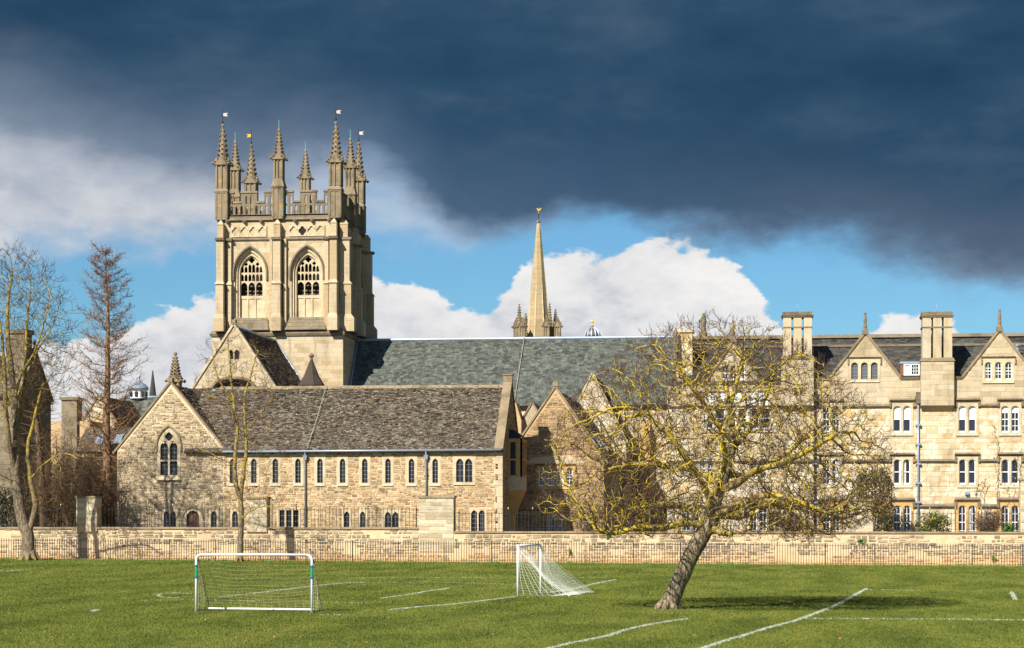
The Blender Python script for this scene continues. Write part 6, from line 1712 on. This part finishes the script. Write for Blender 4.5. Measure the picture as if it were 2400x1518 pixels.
def ivy_trunk():
    Y = 134.0; r = thing('dark_trunk', 'dark bare trunk behind the wall beside the left tree', 'tree', (Xp(100, Y), Y, 1.4)); m = MB()
    T = lambda px, py: tpt(px, py, Y)
    m.tube([(Xp(105, Y), Y, 1.3), T(102, 1180), T(97, 1120), T(92, 1050), T(84, 980)], [.36, .3, .26, .2, .12], 9)
    m.build('trunk', M['bark_shrub'], r, smooth=True, rad=True)
    c, tw = [], MB(); rr = random.Random(77)
    for k in range(60):
        p = Vector(T(90+rr.gauss(0, 6), rr.uniform(960, 1080))); d = Vector((rr.gauss(0, 1), rr.gauss(0, 1), rr.gauss(.5, .4))).normalized()
        q = p+d*.9; tw.tube([p, q, q+(d+Vector((rr.gauss(0, .6), 0, .3)))*.7], [.025, .015, .006], 3, False)
    tw.build('crown', M['bark_shrub'], r, rad=True)
ivy_trunk()

def leafy(name, label, cat, px, py0, py1, wpx, Y, mat, seed, n, leaf, ry=None, group=None, zb=1.4):
    rr = random.Random(seed); x = Xp(px, Y); zt, z0 = Zp(py0, px, Y), max(zb, Zp(py1, px, Y)-.6)
    rx = (Xp(px+wpx/2, Y)-Xp(px-wpx/2, Y))/2; ry = ry or rx*.8; b = Vector((x, Y, zb)); r = thing(name, label, cat, b, group)
    m = MB()
    for k in range(6):
        an = k*1.05; m.tube([b+Vector((math.cos(an)*.1, math.sin(an)*.1, -.05)), b+Vector((math.cos(an)*rx*.4, math.sin(an)*ry*.4, (zt-zb)*.5)), b+Vector((math.cos(an)*rx*.7, math.sin(an)*ry*.7, (zt-zb)*.8))], [.04, .03, .01], 5)
    m.build('stem', M['bark_shrub'], r, rad=True)
    m = MB(); cl = []
    for k in range(26):
        u = [rr.gauss(0, .5) for _ in range(3)]; cl.append(u)
    for k in range(n):
        if rr.random() < .75:
            c = rr.choice(cl); u = [c[i]+rr.gauss(0, .17) for i in range(3)]
        else: u = [rr.uniform(-1, 1) for _ in range(3)]
        q = math.sqrt(sum(t*t for t in u))
        if q > 1: u = [t/q*rr.uniform(.85, 1.02) for t in u]
        p = Vector((x+u[0]*rx, Y+u[1]*ry, (z0+zt)/2+u[2]*(zt-z0)/2))
        d = Vector((rr.gauss(0, 1), rr.gauss(0, 1), rr.gauss(0, .7))).normalized(); e = d.orthogonal(); e.rotate(Matrix.Rotation(rr.uniform(0, 6.28), 3, d)); e = e.normalized()*leaf*rr.uniform(.6, 1.2); f = d.cross(e)*.5
        i = len(m.v); m.v += [tuple(p-e), tuple(p+f), tuple(p+e), tuple(p-f)]; m.f.append([i, i+1, i+2, i+3])
    m.build('foliage', M[mat], r)
leafy('evergreen_climber', 'large rounded olive-brown evergreen shrub behind right end of the leaning tree', 'shrub', 2045, 1088, 1245, 112, 135.5, 'leaf_bush', 51, 5200, .09, 1.3)
leafy('variegated_shrub', 'glossy green shrub with yellow-edged leaves on the wall', 'shrub', 2188, 1196, 1246, 92, 133.5, 'leaf_holly', 52, 2400, .085)
leafy('green_fern', 'small bright green drooping plant at the wall top near the right edge', 'plant', 2364, 1224, 1246, 32, 132.8, 'leaf_fern', 53, 700, .09)
leafy('green_shrub', 'small dark green bush beside the right-hand window, at the picture edge', 'shrub', 2394, 1210, 1250, 22, 133.2, 'leaf_holly', 54, 500, .08)
leafy('low_shrub', 'low green shrub behind the railing under the leaning tree left side', 'shrub', 1385, 1195, 1246, 40, 134, 'leaf_bush', 55, 700, .09)
leafy('hedge_shrub', 'dark green hedge behind the wall at the far left', 'shrub', 20, 1130, 1240, 120, 134.5, 'leaf_hedge', 56, 4200, .1, 1.2)
leafy('climbing_plant', 'green climbing plant on the wall between the ground floor windows', 'plant', 1815, 1170, 1246, 36, 136.5, 'leaf_bush', 57, 900, .08)
def ivy():
    Y = 139.0; rr = random.Random(61); r = thing('ivy', 'thin ivy strands creeping over the cream wall at the right edge', 'plant', (Xp(2370, Y), Y-.05, 1.4))
    m, l = MB(), MB()
    for k in range(9):
        px = 2290+14*k+rr.uniform(-5, 5); p = [Vector((Xp(px, Y), Y-.05, 1.5))]; top = rr.uniform(1000, 1150) if k > 2 else rr.uniform(1100, 1170); py = 1240
        while py > top:
            py -= 10; px += rr.gauss(0, 3.5); q = W(px, py, Y); q.y = Y-.05; p.append(q)
            if rr.random() < .62 and py < 1165:
                for _ in range(rr.randrange(1, 5)):
                    c = q+Vector((rr.gauss(0, .11), -.03+rr.gauss(0, .015), rr.gauss(0, .1))); s_ = rr.uniform(.03, .06); an = rr.uniform(0, 6.28)
                    e = Vector((math.cos(an), -.3, math.sin(an)))*s_; f = Vector((-math.sin(an), -.2, math.cos(an)))*s_*.7
                    i = len(l.v); l.v += [tuple(c-e), tuple(c+f), tuple(c+e), tuple(c-f)]; l.f.append([i, i+1, i+2, i+3])
        m.tube(p, .012, 3, False)
    m.build('stem', M['bark_shrub'], r, rad=True); l.build('foliage', M['leaf_bush'], r)
ivy()
def wall_plants():
    rr = random.Random(71)
    for (px, py, lab) in ((1337, 1293, 'small green plant growing from the wall right of the netted goal'), (1425, 1254, 'small weed at the wall top behind the low branches'),
                          (2018, 1268, 'small weed on the wall below the square pier'), (2330, 1307, 'small weed low on the wall near the right edge')):
        p = W(px, py, YWALL-.06); r = thing('wall_weed', lab, 'plant', p); m = MB()
        for _ in range(40):
            c = p+Vector((rr.gauss(0, .08), -abs(rr.gauss(0, .04)), rr.gauss(0, .09))); s_ = rr.uniform(.03, .06); d = Vector((rr.gauss(0, 1), rr.gauss(0, 1), rr.gauss(0, 1))).normalized(); e = d.orthogonal()*s_; f = d.cross(e)*.7
            i = len(m.v); m.v += [tuple(c-e), tuple(c+f), tuple(c+e), tuple(c-f)]; m.f.append([i, i+1, i+2, i+3])
        m.build('foliage', M['leaf_fern'], r)
wall_plants()
def foot_tufts():
    rr = random.Random(83); m = MB()
    for k in range(170):
        x = rr.uniform(Xp(0, YRAIL), Xp(2400, YRAIL)); y = YRAIL-.5+rr.gauss(0, .22); g = ground(x, y); n = rr.randrange(10, 34); sp_ = rr.uniform(.08, .35)
        for _ in range(n):
            c = Vector((x+rr.gauss(0, sp_), y+rr.gauss(0, .12), g)); h = rr.uniform(.06, .2); w = rr.uniform(.012, .024); an = rr.uniform(0, 3.14)
            i = len(m.v); m.v += [(c.x-math.cos(an)*w, c.y-math.sin(an)*w, g), (c.x+math.cos(an)*w, c.y+math.sin(an)*w, g), (c.x+rr.gauss(0, .05), c.y+rr.gauss(0, .05), g+h)]; m.f.append([i, i+1, i+2])
    o = m.build('long_grass', M['leaf_fern']); o['kind'] = 'stuff'; o['label'] = 'tufts of longer green grass along the foot of the railing'; o['category'] = 'grass'
foot_tufts()
def fallen_leaves():
    rr = random.Random(81); m = MB()
    for _ in range(260):
        g = G(rr.uniform(0, 2400), rr.uniform(1330, 1515)); c = g+Vector((0, 0, .05)); s_ = rr.uniform(.025, .05); an = rr.uniform(0, 6.28)
        e = Vector((math.cos(an), math.sin(an), rr.uniform(-.3, .6)))*s_; f = Vector((-math.sin(an), math.cos(an), rr.uniform(-.3, .6)))*s_*.7
        i = len(m.v); m.v += [tuple(c-e), tuple(c+f), tuple(c+e), tuple(c-f)]; m.f.append([i, i+1, i+2, i+3])
    o = m.build('fallen_leaves', M['leaf_dry']); o['kind'] = 'stuff'; o['label'] = 'dry brown fallen leaves scattered over the grass'; o['category'] = 'leaves'
M['leaf_dry'] = leaf_mat('dry leaves', [srgb(150, 96, 60), srgb(176, 130, 84), srgb(126, 82, 54)])
fallen_leaves()
